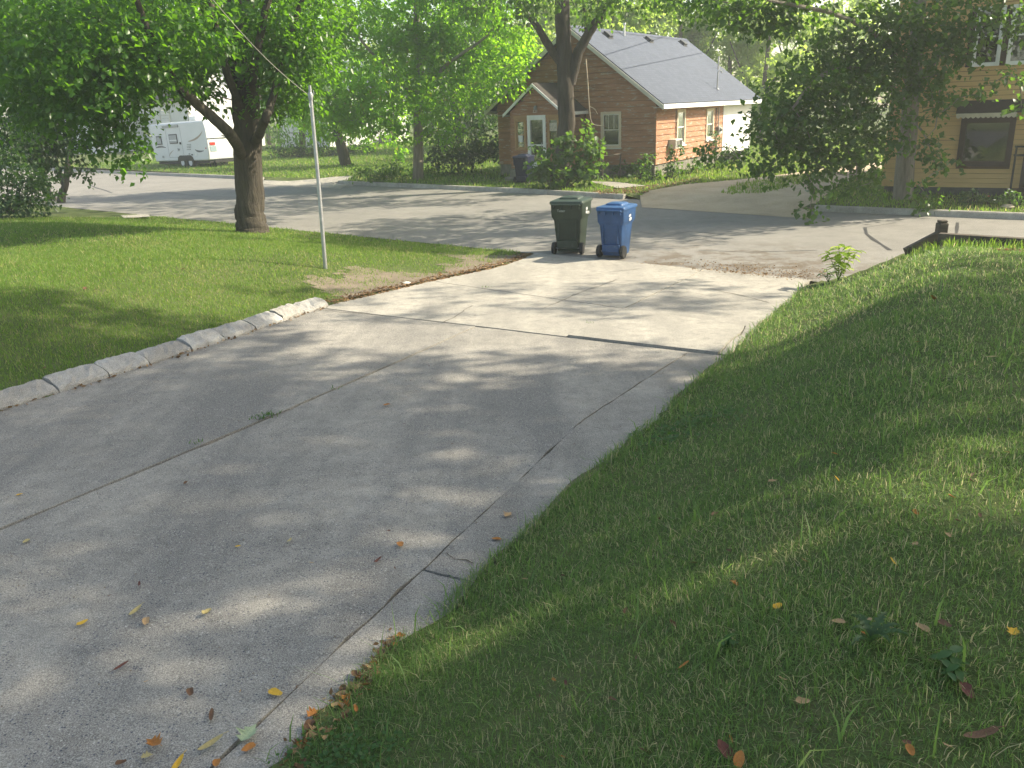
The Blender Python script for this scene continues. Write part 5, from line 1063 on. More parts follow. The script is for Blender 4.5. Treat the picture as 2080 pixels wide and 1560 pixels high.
# ------------------------------------------------------------------ grass
def inview(x, y, z, m=260):
    c = (np.stack([x, y, z - HCAM], 1)) @ RM; u = CX0 + FPX * c[:, 0] / np.maximum(c[:, 2], .05); v = CY0 - FPX * c[:, 1] / np.maximum(c[:, 2], .05)
    return (c[:, 2] > .2) & (u > -m) & (u < 2080 + m) & (v < 1560 + m * 1.2) & (v > -50)
def patch(x, y, s): return .5 + .5 * wob(x, y, s) * .6 + .2 * np.sin(3.1 * x / s + 2 * y / s)
def blades(name, x, y, z, h, w, lean, mat, label, two=True, tint=None, cat='grass'):
    N = len(x); th = rng.uniform(0, 2 * np.pi, N); la = rng.uniform(0, 2 * np.pi, N); ln = np.abs(rng.normal(lean, lean * .6, N)) * h
    sx, sy = np.cos(th) * w / 2, np.sin(th) * w / 2; lx, ly = np.cos(la) * ln, np.sin(la) * ln
    z = z - .006
    b0 = np.stack([x - sx, y - sy, z], 1); b1 = np.stack([x + sx, y + sy, z], 1); hh = np.sqrt(np.maximum(h * h - ln * ln * .6, (.35 * h) ** 2)); tip = np.stack([x + lx, y + ly, z + hh], 1)
    if two:
        mx = np.stack([x + lx * .3, y + ly * .3, z + hh * .62], 1); s3 = np.stack([sx * .8, sy * .8, 0 * sx], 1); V = np.stack([b0, b1, mx + s3, mx - s3, tip], 1).reshape(-1, 3); i = np.arange(N) * 5
        F = np.stack([np.stack([i, i + 1, i + 2], 1), np.stack([i, i + 2, i + 3], 1), np.stack([i + 3, i + 2, i + 4], 1)], 1).reshape(-1, 3); k = 5
    else:
        V = np.stack([b0, b1, tip], 1).reshape(-1, 3); F = np.arange(3 * N).reshape(-1, 3); k = 3
    if tint is None: tint = rng.normal(.4, .15, N)
    o = npmesh(name, V, F, mat, np.repeat(np.clip(tint, 0, 1), k)); return tag(o, label, cat, kind='stuff')
def sample(x0, x1, y0, y1, dens):
    N = int((x1 - x0) * (y1 - y0) * dens); return rng.uniform(x0, x1, N), rng.uniform(y0, y1, N)
def straw(t, x, y, base=.07, s=.9):
    p = patch(x, y, s); st = rng.random(len(x)) < (base + .22 * np.clip(p - .62, 0, 1) * 2); t = t.copy(); t[st] = rng.uniform(.9, 1.0, st.sum()); return t
X, Y, Hh, Wd, Tn = [], [], [], [], []
for (r0_, r1_, dens, h0, w0) in ((0, 3.6, 13000, .037, .0032), (3.6, 5.5, 8600, .037, .004), (5.5, 8.5, 4600, .038, .0053), (8.5, 13, 2200, .041, .008), (13, 18, 900, .05, .011)):
    x, y = sample(-3, 12, .3, 16, dens); d = np.hypot(x, y); n, t = nt(x, y); q = qof(x, y)
    edge_n = nE(t) - .05 + .05 * wob(x, y, .28) + .05 * rng.normal(size=len(x)); ok = (d >= r0_) & (d < r1_) & (n > edge_n) & (q < -.72 + .05 * rng.normal(size=len(x))); x, y, n, t = x[ok], y[ok], n[ok], t[ok]
    z = zt(x, y); ok = inview(x, y, z); x, y, n = x[ok], y[ok], n[ok]; p = patch(x, y, .55); keep = rng.random(len(x)) < (.5 + .62 * p + .6 * np.exp(-np.clip(n, 0, 9) / .3)); x, y, n, p = x[keep], y[keep], n[keep], p[keep]
    nearedge = np.exp(-np.clip(n, 0, 9) / .28); h = h0 * np.exp(rng.normal(0, .32, len(x))) * (.75 + .5 * p) * (1 + .55 * nearedge); X.append(x); Y.append(y); Hh.append(h); Wd.append(w0 * rng.uniform(.7, 1.3, len(x))); Tn.append(straw(rng.normal(.40 + .22 * (p - .5), .17, len(x)), x, y, .15, .7))
x, y, h, w, t_ = map(np.concatenate, (X, Y, Hh, Wd, Tn))
blades('bank_grass', x, y, zt(x, y), h, w, .85, MT['grass'], 'green grass with straw tufts covering the bank on the right', True, t_)
# long arching blades along the driveway edge and here and there
x, y = sample(-3, 10, .5, 15, 130); n, t = nt(x, y); z = zt(x, y); ok = (n > .0) & (rng.random(len(x)) < (.12 + 1.0 * np.exp(-np.clip(n, 0, 9) / .3))) & inview(x, y, z) & (qof(x, y) < -.7); x, y, z = x[ok], y[ok], z[ok]
blades('tall_grass', x, y, z, rng.uniform(.10, .19, len(x)), rng.uniform(.005, .009, len(x)) * (1 + .06 * np.hypot(x, y)), .75, MT['grass'], 'long arching grass blades along the driveway edge of the bank', True, rng.normal(.55, .12, len(x)))
x = sof(pp[0], pp[1]) + rng.uniform(-.2, 3, 700); qd = rng.uniform(-1.1, -.72, 700); xx, yy = QS[0] * x + QP[0] * (qd + Q0), QS[1] * x + QP[1] * (qd + Q0); blades('tall_grass', xx, yy, zt(xx, yy), rng.uniform(.06, .17, 700), .012, .4, MT['grasssun'], 'uncut grass tips along the timber edging of the bank', True, rng.normal(.7, .12, 700))
# left lawn
X, Y, Hh, Wd, Tn = [], [], [], [], []
for (r0_, r1_, dens, h0, w0) in ((6, 10, 2600, .045, .007), (10, 14, 2100, .048, .0095), (14, 20, 1300, .05, .013), (20, 30, 600, .055, .02)):
    x, y = sample(-26, 3, 3, 29, dens); d = np.hypot(x, y); n, t = nt(x, y); q = qof(x, y); l = nL(t) - n
    lim = np.where(t < -5, .37, .30) + .06 * wob(x, y, .4) + .05 * rng.normal(size=len(x)); ok = (d >= r0_) & (d < r1_) & (l > lim) & (q < -.12 + .12 * wob(x, y, .6)); x, y, n, t, l, q = (a[ok] for a in (x, y, n, t, l, q)); z = zt(x, y); ok = inview(x, y, z); x, y, l, t, q = (a[ok] for a in (x, y, l, t, q))
    bare = np.exp(-((l - .6) / .8) ** 2) * sst((t + 4.8) / .8) * sst((.7 - t) / .8) * (.72 + .5 * wob(x, y, .3)) + np.exp(-l / .25) * .4
    keep = rng.random(len(x)) < 1 - np.clip(bare, 0, .93); x, y, l, t = x[keep], y[keep], l[keep], t[keep]; p = patch(x, y, 1.6)
    h = h0 * np.exp(rng.normal(0, .3, len(x))); X.append(x); Y.append(y); Hh.append(h); Wd.append(w0 * rng.uniform(.7, 1.3, len(x))); Tn.append(straw(rng.normal(.45 + .2 * (p - .5), .14, len(x)), x, y, .06 + .05, 1.4))
x, y, h, w, t_ = map(np.concatenate, (X, Y, Hh, Wd, Tn)); blades('lawn_grass', x, y, zt(x, y), h, w, .5, MT['grasssun'], 'mown green lawn on the left of the driveway under the maple', False, t_)
# lawns across the street
NF = 300000; x = rng.uniform(-60, 26, NF); f_ = rng.uniform(.2, 34, NF); q = kq(QS[0] * x, QS[1] * x) * 0 + np.interp(x, _kS, _kQ) + f_; xx, yy = QS[0] * x + QP[0] * (q + Q0), QS[1] * x + QP[1] * (q + Q0); zz = zfar(xx, yy)
keep = inview(xx, yy, zz, 60) & (rng.random(NF) < np.clip(26 / yy, .25, 1)); xx, yy, zz = xx[keep], yy[keep], zz[keep]
def inpoly(px, py, uv):
    pts = [un(u, v, .16) for u, v in uv]; ins = np.zeros(len(px), bool); j = len(pts) - 1
    for i in range(len(pts)):
        xi, yi, xj, yj = pts[i][0], pts[i][1], pts[j][0], pts[j][1]; c = ((yi > py) != (yj > py)) & (px < (xj - xi) * (py - yi) / (yj - yi + 1e-12) + xi); ins ^= c; j = i
    return ins
DRV = [(1300, 392), (1340, 384), (1395, 374), (1450, 369), (1520, 362), (1600, 352), (1700, 338), (1790, 330), (1800, 340), (1752, 356), (1712, 372), (1690, 384), (1668, 404), (1640, 424), (1655, 429), (1480, 416), (1312, 398)]
wedge = inpoly(xx, yy, [(1462, 392), (1500, 374), (1560, 365), (1640, 352), (1704, 342), (1690, 352), (1610, 379), (1545, 393), (1490, 396)]); zz = zz + .035 * wedge
keep = (~inpoly(xx, yy, DRV) | wedge) & ~inpoly(xx, yy, [(530, 367), (600, 370.5), (690, 375.5), (702, 369), (717, 357), (641, 361), (538, 361)]) & ~inpoly(xx, yy, [(1196, 367), (1256, 369), (1312, 377), (1255, 382), (1210, 371)])
loc = (xx - C0[0]) * math.cos(RZ) + (yy - C0[1]) * math.sin(RZ), -(xx - C0[0]) * math.sin(RZ) + (yy - C0[1]) * math.cos(RZ); keep &= ~((loc[0] > -7.3) & (loc[0] < 0) & (loc[1] > 0) & (loc[1] < 12))
litr = inpoly(xx, yy, [(1200, 388), (1290, 378), (1330, 374), (1420, 358), (1420, 366), (1310, 392), (1215, 394)]) & (rng.random(len(xx)) < .75); keep &= ~litr
xx, yy, zz = xx[keep], yy[keep], zz[keep]; N = len(xx)
blades('far_grass', xx, yy, zz, rng.uniform(.06, .13, N) * (1 + .006 * yy), .018 + .0009 * yy, .4, MT['grasssun'], 'short green grass of the lawns across the street', False, straw(rng.normal(.5, .15, N), xx, yy, .06, 3))
#PART4
# ------------------------------------------------------------------ fallen leaves
def leafshape(kind, seed):
    g2 = np.random.default_rng(seed)
    if kind == 'oval': ang = np.linspace(0, 2 * np.pi, 13)[:-1]; pts = [(.5 * math.cos(a), .30 * math.sin(a) * (1 - .25 * math.cos(a))) for a in ang]
    elif kind == 'narrow': ang = np.linspace(0, 2 * np.pi, 13)[:-1]; pts = [(.5 * math.cos(a), .14 * math.sin(a)) for a in ang]
    else:
        pr = [(-.42, 0), (-.38, .10), (-.30, .34), (-.16, .22), (-.06, .46), (.08, .24), (.20, .30), (.26, .12), (.5, 0)]; pts = pr + [(a, -b_) for a, b_ in pr[-2:0:-1]]
    pts = np.array(pts) * (1 + g2.normal(0, .05, (len(pts), 1))); return pts
LM = {}
def leafmesh(kind, col, curl, seed):
    k_ = (kind, col, round(curl, 1), seed)
    if k_ in LM: return LM[k_]
    pts = leafshape(kind, seed); g2 = np.random.default_rng(seed + 5); z = curl * (pts[:, 1] ** 2 * 1.6 + .35 * pts[:, 0] ** 2) + g2.normal(0, .02, len(pts))
    inner = pts * .5; zi = curl * (inner[:, 1] ** 2 * 1.6 + .35 * inner[:, 0] ** 2) + g2.normal(0, .012, len(pts)); n = len(pts); b = MB()
    vs = [(p[0], p[1], h) for p, h in zip(pts, z)] + [(p[0], p[1], h) for p, h in zip(inner, zi)] + [(0, 0, 0)]
    fs = [(i, (i + 1) % n, n + (i + 1) % n, n + i) for i in range(n)] + [(n + i, n + (i + 1) % n, 2 * n) for i in range(n)]
    b.add(vs, fs); i0 = int(np.argmin(pts[:, 0])); b.tube([(pts[i0][0], pts[i0][1], z[i0]), (pts[i0][0] - .2, .03, z[i0] * .6 + .03)], .012, 3, False)
    LM[k_] = b.mesh('leaf', LEAFC[col]); return LM[k_]
def surf(u, v):
    p = un(u, v, .4)
    for _ in range(40):
        n, t = nt(p[0], p[1]); q = qof(p[0], p[1])
        if q > 0: z = 0.
        elif nL(t) < n < nE(t): z = float(zd(t)) + .008 + (.016 if (n > -1.95 and tB(n) < t < tA(n)) else 0); 
        else: z = zg(p[0], p[1]) + .028
        p = un(u, v, z)
    return p, ('drive' if nL(t) < n < nE(t) and q < 0 else ('street' if q > 0 else 'grass'))
LEAFN = 0
def fallen(u, v, kind, col, size, curl, label, group=None, yaw=None):
    global LEAFN
    p, w = surf(u, v); LEAFN += 1; size *= .56 if (w == 'grass' and v > 640) else .86; p = p - np.array([0, 0, .012 if w == 'grass' else 0.]); me = leafmesh(kind, col, curl, LEAFN % 3)
    n, t = nt(p[0], p[1]); tilt = .25 if w == 'grass' else .06
    o = link(me, 'fallen_leaf', None, (p[0], p[1], p[2] + size * .05), (random.gauss(0, tilt), random.gauss(0, tilt) - (.25 if (w == 'grass' and 0 < n < 2.2) else 0), random.uniform(0, 6.28) if yaw is None else yaw), (size,) * 3)
    return tag(o, label, 'leaf', group)
ONE = [(560, 1408, 'oval', 'yellow', .085, .3, 'largest bright yellow rounded leaf lying across the right joint of the driveway'), (168, 1265, 'oval', 'yellow', .07, .3, 'yellow leaf lying in a patch of sun on the lower left of the driveway'),
    (275, 1243, 'narrow', 'straw', .12, 1.2, 'narrow curled olive yellow leaf just right of the sunlit patch on the driveway'), (297, 1264, 'oval', 'tan', .07, 1.0, 'small tan leaf below the curled olive one on the driveway'),
    (421, 1245, 'oval', 'straw', .07, 1.6, 'folded pale tan leaf near the middle bottom of the driveway'), (813, 1107, 'oval', 'orange', .085, .6, 'orange leaf lying alone near the right joint of the driveway'), (767, 1139, 'narrow', 'red', .08, 1.0, 'narrow dark red leaf above the sunny patch by the right joint'),
    (505, 1493, 'maple', 'pale', .13, .7, 'pale green upturned maple leaf on the concrete strip beside the bank'), (428, 1514, 'narrow', 'straw', .13, 1.4, 'long pale yellow curled leaf at the bottom of the right joint'), (313, 1512, 'maple', 'orange', .10, 1.2, 'crumpled orange brown maple leaf at the bottom of the driveway'),
    (298, 1536, 'maple', 'straw', .06, .4, 'small pale yellow leaf just below the crumpled orange one'), (430, 1454, 'narrow', 'brown', .09, 1.2, 'thin rolled brown leaf above the long pale yellow one'), (505, 1521, 'oval', 'orange', .07, .8, 'orange leaf just below the pale green maple leaf'), (283, 1187, 'narrow', 'red', .06, 1.2, 'small upright reddish leaf above the olive curled one'),
    (247, 1354, 'narrow', 'red', .09, 1.0, 'narrow dull red leaf on the lower left of the driveway'), (387, 1408, 'oval', 'brown', .06, 1.2, 'small curled brown leaf left of the bright yellow rounded leaf'), (440, 1552, 'oval', 'orange', .06, .8, 'orange yellow leaf at the very bottom edge by the concrete strip'), (360, 1556, 'narrow', 'yellow', .11, 1.3, 'long curled yellow leaf at the very bottom of the driveway'), (246, 1551, 'oval', 'brown', .05, 1.2, 'dark brown curled leaf at the bottom left of the crumpled orange one'),
    (1032, 1047, 'maple', 'tan', .09, .8, 'pale tan maple leaf on the concrete strip beside the grass'), (1008, 1096, 'oval', 'orange', .07, .8, 'reddish brown leaf where the concrete strip meets the grass'), (785, 823, 'oval', 'orange', .08, .6, 'small orange leaf alone in the middle of the driveway'), (53, 1100, 'oval', 'straw', .06, .5, 'small yellowish leaf at the far left of the driveway'), (40, 1005, 'oval', 'yellow', .05, .5, 'tiny yellow leaf at the far left beside the long joint'), (483, 1110, 'oval', 'yellow', .04, .5, 'tiny yellow leaf near the centre of the driveway'), (588, 1098, 'narrow', 'straw', .07, .8, 'tan leaf with a long stalk near the centre of the driveway'), (377, 981, 'oval', 'brown', .05, .8, 'small brown leaf below the long joint at the left'),
    (1491, 1180, 'maple', 'orange', .075, .8, 'bright orange crumpled leaf in the middle of the grass bank'), (1410, 1140, 'oval', 'straw', .10, .6, 'broad yellowish leaf with brown tip on the grass bank'), (1452, 1041, 'oval', 'brown', .10, .8, 'wide dark brown leaf on the grass bank above the yellowish one'), (1570, 974, 'oval', 'tan', .085, .8, 'rust tan leaf on the grass bank right of the concrete strip'), (1695, 918, 'oval', 'orange', .07, .8, 'orange leaf in the middle distance of the grass bank'),
    (1390, 1345, 'narrow', 'orange', .08, .8, 'narrow rusty orange leaf standing in the grass'), (1366, 1262, 'oval', 'brown', .075, .8, 'reddish brown leaf above the narrow rusty one'), (1580, 1226, 'oval', 'yellow', .075, .6, 'yellow orange leaf lying flat right of the bright crumpled one'), (1873, 1272, 'oval', 'tan', .10, 1.2, 'large folded pinkish tan leaf on the right of the bank'), (2060, 1278, 'maple', 'yellow', .085, .7, 'yellow orange leaf at the right edge of the photo'), (1993, 1488, 'narrow', 'brown', .19, 1.0, 'longest brown curled leaf near the bottom right corner'), (1502, 1536, 'oval', 'orange', .09, .6, 'dull orange leaf at the bottom beside a dark red one'), (1472, 1518, 'oval', 'red', .11, .6, 'dark red leaf half sunk in the grass at the bottom'), (1632, 1420, 'oval', 'tan', .075, 1.2, 'folded tan leaf low in the centre of the grass'), (1850, 1518, 'oval', 'orange', .065, .9, 'small reddish leaf low on the right of the grass'),
    (1635, 1135, 'oval', 'tan', .07, 1.0, 'small buff leaf in the upper middle of the grass'), (1815, 1135, 'narrow', 'yellow', .07, .6, 'small upright yellow leaf high on the right of the grass'), (1925, 1082, 'maple', 'tan', .08, .8, 'straw coloured leaf at the upper right of the grass'), (1758, 1254, 'oval', 'tan', .08, .9, 'greyish tan leaf tucked between the thistle leaves'), (1758, 1282, 'oval', 'orange', .06, .6, 'orange brown leaf under the thistle rosette'), (1704, 1258, 'oval', 'tan', .08, .7, 'olive tan leaf left of the thistle rosette'), (1920, 1263, 'oval', 'brown', .08, .9, 'dark brown leaf right of the folded pinkish tan one'), (1965, 1398, 'oval', 'red', .11, .7, 'very dark leaf lying beside the broad leaved weed'), (2015, 722, 'narrow', 'straw', .14, .5, 'long straw coloured leaf high on the right of the bank'), (1895, 603, 'oval', 'orange', .09, .6, 'orange leaf near the top of the bank'), (1863, 692, 'oval', 'orange', .085, .6, 'orange leaf below the one near the top of the bank'), (1700, 968, 'oval', 'yellow', .06, .6, 'yellow leaf just below the orange one in the middle distance'),
    (173, 585, 'maple', 'red', .10, .8, 'reddish maple leaf lying on the sunny left lawn'), (193, 587, 'oval', 'red', .08, .8, 'small red leaf beside the reddish maple leaf on the left lawn'), (372, 545, 'oval', 'brown', .09, 1.2, 'brown curled leaf on the left lawn below the maple'), (303, 678, 'oval', 'pale', .07, .6, 'pale leaf on the shaded lawn above the edging blocks'), (90, 745, 'oval', 'brown', .07, .8, 'brown leaf on the shaded lawn near the left edge')]
for (u, v, kd, c, s_, cu, lb) in ONE: fallen(u, v, kd, c, s_, cu, lb)
g3 = np.random.default_rng(77)
for _ in range(46):                        # pile where the bank meets the concrete strip
    f_ = g3.uniform(0, 1); u = 590 + 215 * f_ + g3.normal(0, 13); v = 1560 - 262 * f_ + g3.normal(0, 10)
    fallen(u, v, g3.choice(['oval', 'maple', 'oval']), g3.choice(['orange', 'tan', 'brown', 'tan', 'brown', 'tan']), g3.uniform(.045, .085), g3.uniform(.8, 1.8), 'dry orange brown leaf in the heap along the lower edge of the grass bank', 'leaves heaped along the lower edge of the grass bank')
for _ in range(44):
    u = g3.uniform(1050, 2070); v = g3.uniform(640, 1540)
    if v < 1560 - (u - 560) * .86 or v < 1290 - u * .33: continue
    fallen(u, v, g3.choice(['oval', 'oval', 'narrow']), g3.choice(['brown', 'brown', 'tan', 'red', 'orange']), g3.uniform(.035, .06), g3.uniform(.6, 1.4), 'small dry leaf scattered in the shaded grass of the bank', 'small dry leaves scattered over the grass bank')
for _ in range(34):
    u = g3.uniform(20, 1500); v = g3.uniform(640, 1540); n, t = nt(*surf(u, v)[0][:2])
    if not (-5.3 < n < -.05): continue
    fallen(u, v, g3.choice(['oval', 'narrow']), g3.choice(['brown', 'red', 'tan', 'brown']), g3.uniform(.02, .035), g3.uniform(.6, 1.4), 'tiny dark dry leaf scrap lying on the concrete driveway', 'tiny leaf scraps on the driveway')
# litter too fine to count
def litter(name, label, x, y, z, s):
    N = len(x); d = unit(rng.normal(0, 1, (N, 3)) * np.array([1, 1, .25])); nn_ = unit(rng.normal(0, .5, (N, 3)) + np.array([0, 0, 1.])); sd_ = unit(np.cross(d, nn_)); L = s * rng.uniform(.5, 1.3, N)[:, None]; p = np.stack([x, y, z + .006 + rng.uniform(0, .012, N)], 1)
    V = np.stack([p - d * L * .5, p - sd_ * L * .3, p + d * L * .5, p + sd_ * L * .3], 1).reshape(-1, 3); i = np.arange(N) * 4
    tag(npmesh(name, V, np.stack([np.stack([i, i + 1, i + 2], 1), np.stack([i, i + 2, i + 3], 1)], 1).reshape(-1, 3), MT['litter'], np.repeat(rng.random(N), 4)), label, 'leaf litter', kind='stuff')
t = rng.uniform(-5.0, 1.0, 1500); n = nL(t) - np.abs(rng.normal(.02, .17, 1500)) + .06; x, y = xy(n, t); litter('leaf_litter', 'strip of dry brown leaves along the left edge of the driveway near the pole', x, y, np.maximum(zt(x, y), zd(t)), .055)
t = rng.uniform(-11.8, -5.2, 160); n = nL(t) + np.abs(rng.normal(.0, .05, 160)); x, y = xy(n, t); litter('leaf_litter', 'thin line of dry leaves at the foot of the edging blocks', x, y, zd(t) + .004, .05)
x = 4.5 + rng.normal(0, .75, 1400); y = 14.8 + rng.normal(0, .42, 1400) - (x - 4.5) * .55; ok = (qof(x, y) > -.25) & (nt(x, y)[0] < .25); x, y = x[ok], y[ok]; litter('leaf_litter', 'brown leaf and earth litter washed out where the driveway meets the street', x, y, np.where(qof(x, y) > 0, 0.004, .03), .035)
u_ = rng.uniform(1200, 1420, 2600); v_ = rng.uniform(356, 394, 2600); PP = np.array([un(a, b_, .16) for a, b_ in zip(u_, v_)]); ok = inpoly(PP[:, 0], PP[:, 1], [(1200, 388), (1290, 378), (1330, 374), (1420, 358), (1420, 366), (1310, 392), (1215, 394)]); PP = PP[ok]; litter('leaf_litter', 'yellow brown leaf litter on the ground in front of the orange house', PP[:, 0], PP[:, 1], zfar(PP[:, 0], PP[:, 1]) + .01, .09)
s_ = rng.uniform(sof(6.6, 11), sof(6.6, 11) + 3.5, 700); qd = rng.uniform(-2.2, -.75, 700); x, y = QS[0] * s_ + QP[0] * (qd + Q0), QS[1] * s_ + QP[1] * (qd + Q0); litter('leaf_litter', 'dry leaves in the sunny grass behind the timber edging', x, y, zt(x, y) + .02, .06)
f_ = rng.uniform(0, 1, 420); lu = 560 + 245 * f_ + rng.normal(0, 9, 420); lv = 1580 - 285 * f_ + rng.normal(0, 9, 420); PP = np.array([surf(a, b_)[0] for a, b_ in zip(lu, lv)]); litter('leaf_litter', 'crumbled leaf bits along the lower edge of the grass bank', PP[:, 0], PP[:, 1], PP[:, 2] - .012, .035)
# grit on the concrete
t = rng.uniform(-13.5, -.3, 900); n = rng.uniform(-5.6, -.02, 900); x, y = xy(n, t); N = 900; r = rng.uniform(.003, .007, N); p = np.stack([x, y, zd(t) + .010], 1); V = np.stack([p + np.stack([r * a, r * b_, r * c], 1) for a, b_, c in ((1, 0, -.4), (-.5, .87, -.4), (-.5, -.87, -.4), (.1, .1, .9))], 1).reshape(-1, 3); i = np.arange(N) * 4
tag(npmesh('grit', V, np.concatenate([np.stack([i, i + 1, i + 3], 1), np.stack([i + 1, i + 2, i + 3], 1), np.stack([i + 2, i, i + 3], 1)]), MT['dirt']), 'loose grit on the driveway concrete', 'grit', kind='stuff')
tag(MB().lathe([(0, 0), (.06, .0), (.075, .02), (.04, .035), (0, .037)], tuple(surf(826, 573)[0] - np.array([0, 0, .03])), 2, 7).build('stone', MT['dullwhite']), 'flat pale stone lying in the bare earth beside the driveway', 'stone')
tag(MB().lathe([(0, 0), (.035, .0), (.045, .02), (.02, .04), (0, .042)], tuple(surf(1713, 546)[0]), 2, 7).build('stone', MT['dullwhite']), 'small pale stone at the foot of the bright leafy weed', 'stone')

# ------------------------------------------------------------------ weeds on the bank
def leafy(name, label, base, stems, mat, cat='weed'):
    """stems: (tip offset xyz, number of leaves, leaf length, aspect)"""
    o = empty(name, tuple(base), 0, label, cat); b = MB(); VV = []; FF = []; TT = []
    for (tip, nl, L, asp) in stems:
        tip = np.array(tip, float); mid = tip * .5 + np.array([0, 0, .12 * np.linalg.norm(tip)]); sp = spline([np.zeros(3), mid, tip], 5); b.tube(sp, np.linspace(.007, .003, len(sp)), 5)
        for k in range(nl):
            f = .35 + .65 * k / max(1, nl - 1); p = sp[min(len(sp) - 1, int(f * (len(sp) - 1)))]; a = k * 2.4 + random.uniform(-.3, .3); d = np.array([math.cos(a), math.sin(a), random.uniform(-.15, .35)]); d /= np.linalg.norm(d); s2 = np.cross(d, [0, 0, 1]); s2 /= np.linalg.norm(s2); up = np.cross(s2, d); l = L * random.uniform(.75, 1.15)
            prof = [(0, .04), (.2, .75), (.45, 1), (.75, .6), (1, .02)]; base_i = len(VV)
            for (q, w_) in prof:
                c = p + d * l * q + up * (-.35 * l * q * q)
                VV += [c - s2 * w_ * l * asp * .5 + up * .05 * l, c, c + s2 * w_ * l * asp * .5 + up * .05 * l]; TT += [random.uniform(.3, .6)] * 3
            for i in range(4):
                for j in range(2): q0 = base_i + i * 3 + j; FF.append((q0, q0 + 1, q0 + 4, q0 + 3))
    if b.v: b.build('stem', mat, o, True)
    npmesh('leaves', np.array(VV), np.array(FF), mat, np.array(TT), o); return o
wb = surf(1703, 566)[0]; wb = wb - np.array([0, 0, .03])
leafy('leafy_weed', 'bright yellow green leafy weed growing at the corner of the bank by the street', wb, [((-.04, 0, .58), 16, .25, .42), ((.18, .04, .54), 13, .20, .42), ((-.25, .0, .48), 11, .17, .42), ((.30, .05, .46), 11, .16, .42), ((-.10, -.03, .26), 6, .14, .5), ((.07, -.04, .22), 6, .12, .5)], MT['limey'])
wb2 = surf(1683, 570)[0] - np.array([0, 0, .03]); leafy('leafy_weed', 'dull green weed beside the bright leafy weed at the bank corner', wb2, [((-.05, 0, .22), 7, .11, .55), ((.06, .02, .18), 6, .10, .55), ((-.1, .05, .14), 5, .09, .5)], MT['herb'])
# spiny rosette
tb_ = surf(1768, 1300)[0] - np.array([0, 0, .02]); ro = empty('thistle', tuple(tb_), 0, 'grey green thistle rosette with deeply lobed leaves in the grass bank', 'weed')
for k in range(8):
    a = k * math.pi / 4 + random.uniform(-.25, .25); L = random.uniform(.07, .13); VV = []; FF = []; nn2 = 15
    for i in range(nn2):
        q = i / (nn2 - 1); w_ = (.014 * math.sin(math.pi * (.12 + .85 * q))) * (1.35 if i % 2 else .45); z = .05 * math.sin(q * 2.2) + .01; VV += [(q * L, -w_, z + .008), (q * L, 0, z), (q * L, w_, z + .008)]
    for i in range(nn2 - 1):
        for j in range(2): q0 = i * 3 + j; FF.append((q0, q0 + 1, q0 + 4, q0 + 3))
    o = npmesh('leaf', np.array(VV), np.array(FF), MT['thistle'], np.full(len(VV), .4 + .1 * random.random()), ro); o.rotation_euler = (0, random.uniform(-.22, .0), a)
for (u, v, lb, sz) in ((1922, 1345, 'broad leaved dock weed near the right of the grass bank', .065), (1935, 1372, 'smaller dock weed just below the broad leaved one', .05), (1475, 1308, 'small round leaved weed low in the middle of the grass', .04)):
    leafy('broadleaf_weed', lb, surf(u, v)[0] - np.array([0, 0, .02]), [((.02, .01, .05), 5, sz, .5), ((-.02, -.01, .04), 3, sz * .8, .5)], MT['herb'])
cl_ = []
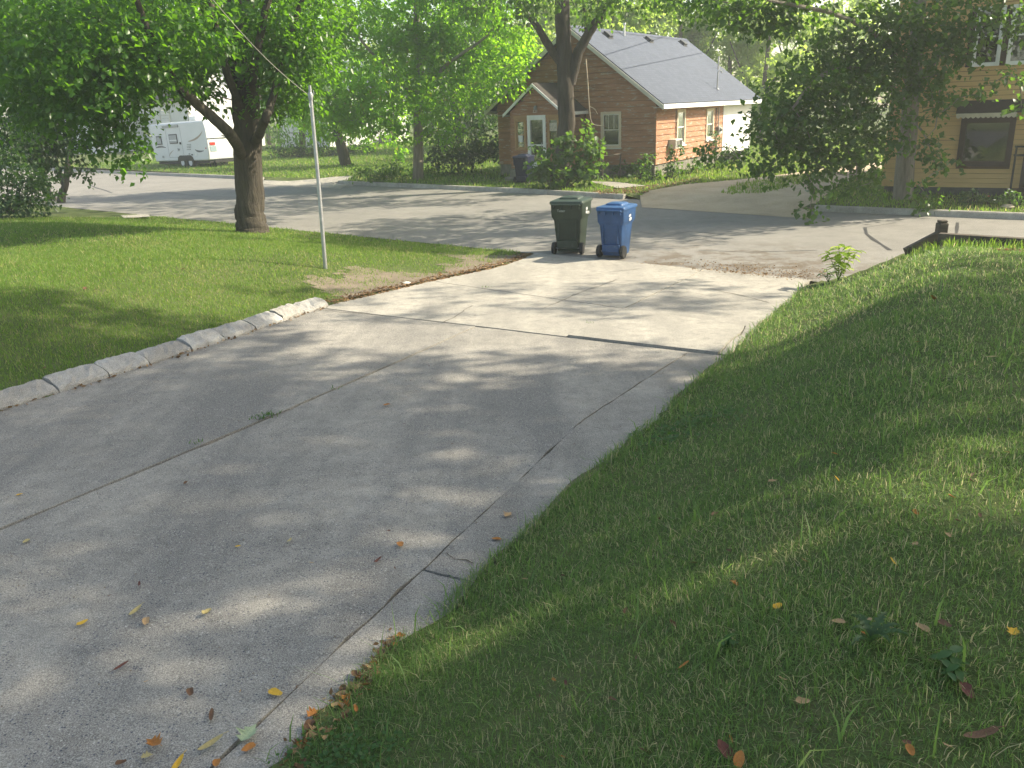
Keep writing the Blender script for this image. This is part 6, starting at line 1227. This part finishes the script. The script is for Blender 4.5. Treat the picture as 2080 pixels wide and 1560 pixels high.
def mat_patch(name, label, uv, n, sx, size, mat):
    x_, y_ = [], []
    for (u, v) in uv: p = surf(u, v)[0]; x_.append(p[0] + rng.normal(0, sx, n)); y_.append(p[1] + rng.normal(0, sx, n))
    x_, y_ = np.concatenate(x_), np.concatenate(y_); ok = nt(x_, y_)[0] > .02; x_, y_ = x_[ok], y_[ok]; N = len(x_); z_ = zt(x_, y_) + rng.uniform(.015, .05, N); c = np.stack([x_, y_, z_], 1); V = []; F = []
    nn_ = unit(rng.normal(0, .35, (N, 3)) + np.array([0, 0, 1.])); d = unit(np.cross(nn_, rng.normal(size=(N, 3)))); s2 = np.cross(nn_, d); r = size * rng.uniform(.6, 1.2, N)[:, None]
    ring = [c + r * (d * math.cos(a) + s2 * math.sin(a) * .85) for a in np.linspace(0, 2 * np.pi, 7)[:-1]]; V = np.stack([c - nn_ * r * .15] + ring, 1).reshape(-1, 3); i = np.arange(N) * 7; F = np.concatenate([np.stack([i, i + 1 + k, i + 1 + (k + 1) % 6], 1) for k in range(6)])
    tag(npmesh(name, V, F, mat, np.repeat(rng.normal(.5, .15, N).clip(0, 1), 7)), label, 'ground cover', kind='stuff')
mat_patch('clover', 'clover and round leaved weeds in the bottom corner of the bank', [(640, 1535), (680, 1520), (700, 1545), (660, 1555), (720, 1510), (780, 1540)], 60, .08, .009, MT['herb'])
mat_patch('ground_ivy', 'patch of ground ivy on the bank beside the driveway', [(1340, 880), (1380, 862), (1420, 848), (1450, 838), (1370, 880), (1330, 900), (1460, 850)], 55, .13, .015, MT['herb'])
mat_patch('moss', 'tuft of small weeds growing in the long joint of the driveway', [(535, 846), (548, 840), (525, 852)], 0, .03, .012, MT['herb']) if False else None
x, y = [], []
for (u, v, k_) in ((530, 848, 26), (548, 841, 30), (405, 900, 8), (680, 790, 7), (1195, 655, 10), (990, 583, 12)):
    p = surf(u, v)[0]; x.append(p[0] + rng.normal(0, .05, k_)); y.append(p[1] + rng.normal(0, .03, k_))
x, y = np.concatenate(x), np.concatenate(y); n, t = nt(x, y); blades('joint_weeds', x, y, zd(t) + .008, rng.uniform(.02, .05, len(x)), .009, .7, MT['herb'], 'tufts of small weeds growing in the driveway joints', True, rng.normal(.5, .15, len(x)), 'weeds')
# ------------------------------------------------------------------ air: haze that also stands in for lens glare
hm, hN, hL = newmat('air'); hN.remove(hN['Principled BSDF']); pv = hN.new('ShaderNodeVolumePrincipled')
pv.inputs['Color'].default_value = (.93, .96, .97, 1); pv.inputs['Density'].default_value = .0019; pv.inputs['Anisotropy'].default_value = .35; hL.new(pv.outputs[0], hN['Material Output'].inputs['Volume'])
hz = MB().box(-155, 155, -155, 155, -1.5, 19).build('haze', hm); tag(hz, 'thin haze in the air, added partly to imitate lens glare', 'haze', kind='stuff')
cy.volume_bounces = 1; cy.volume_max_steps = 64
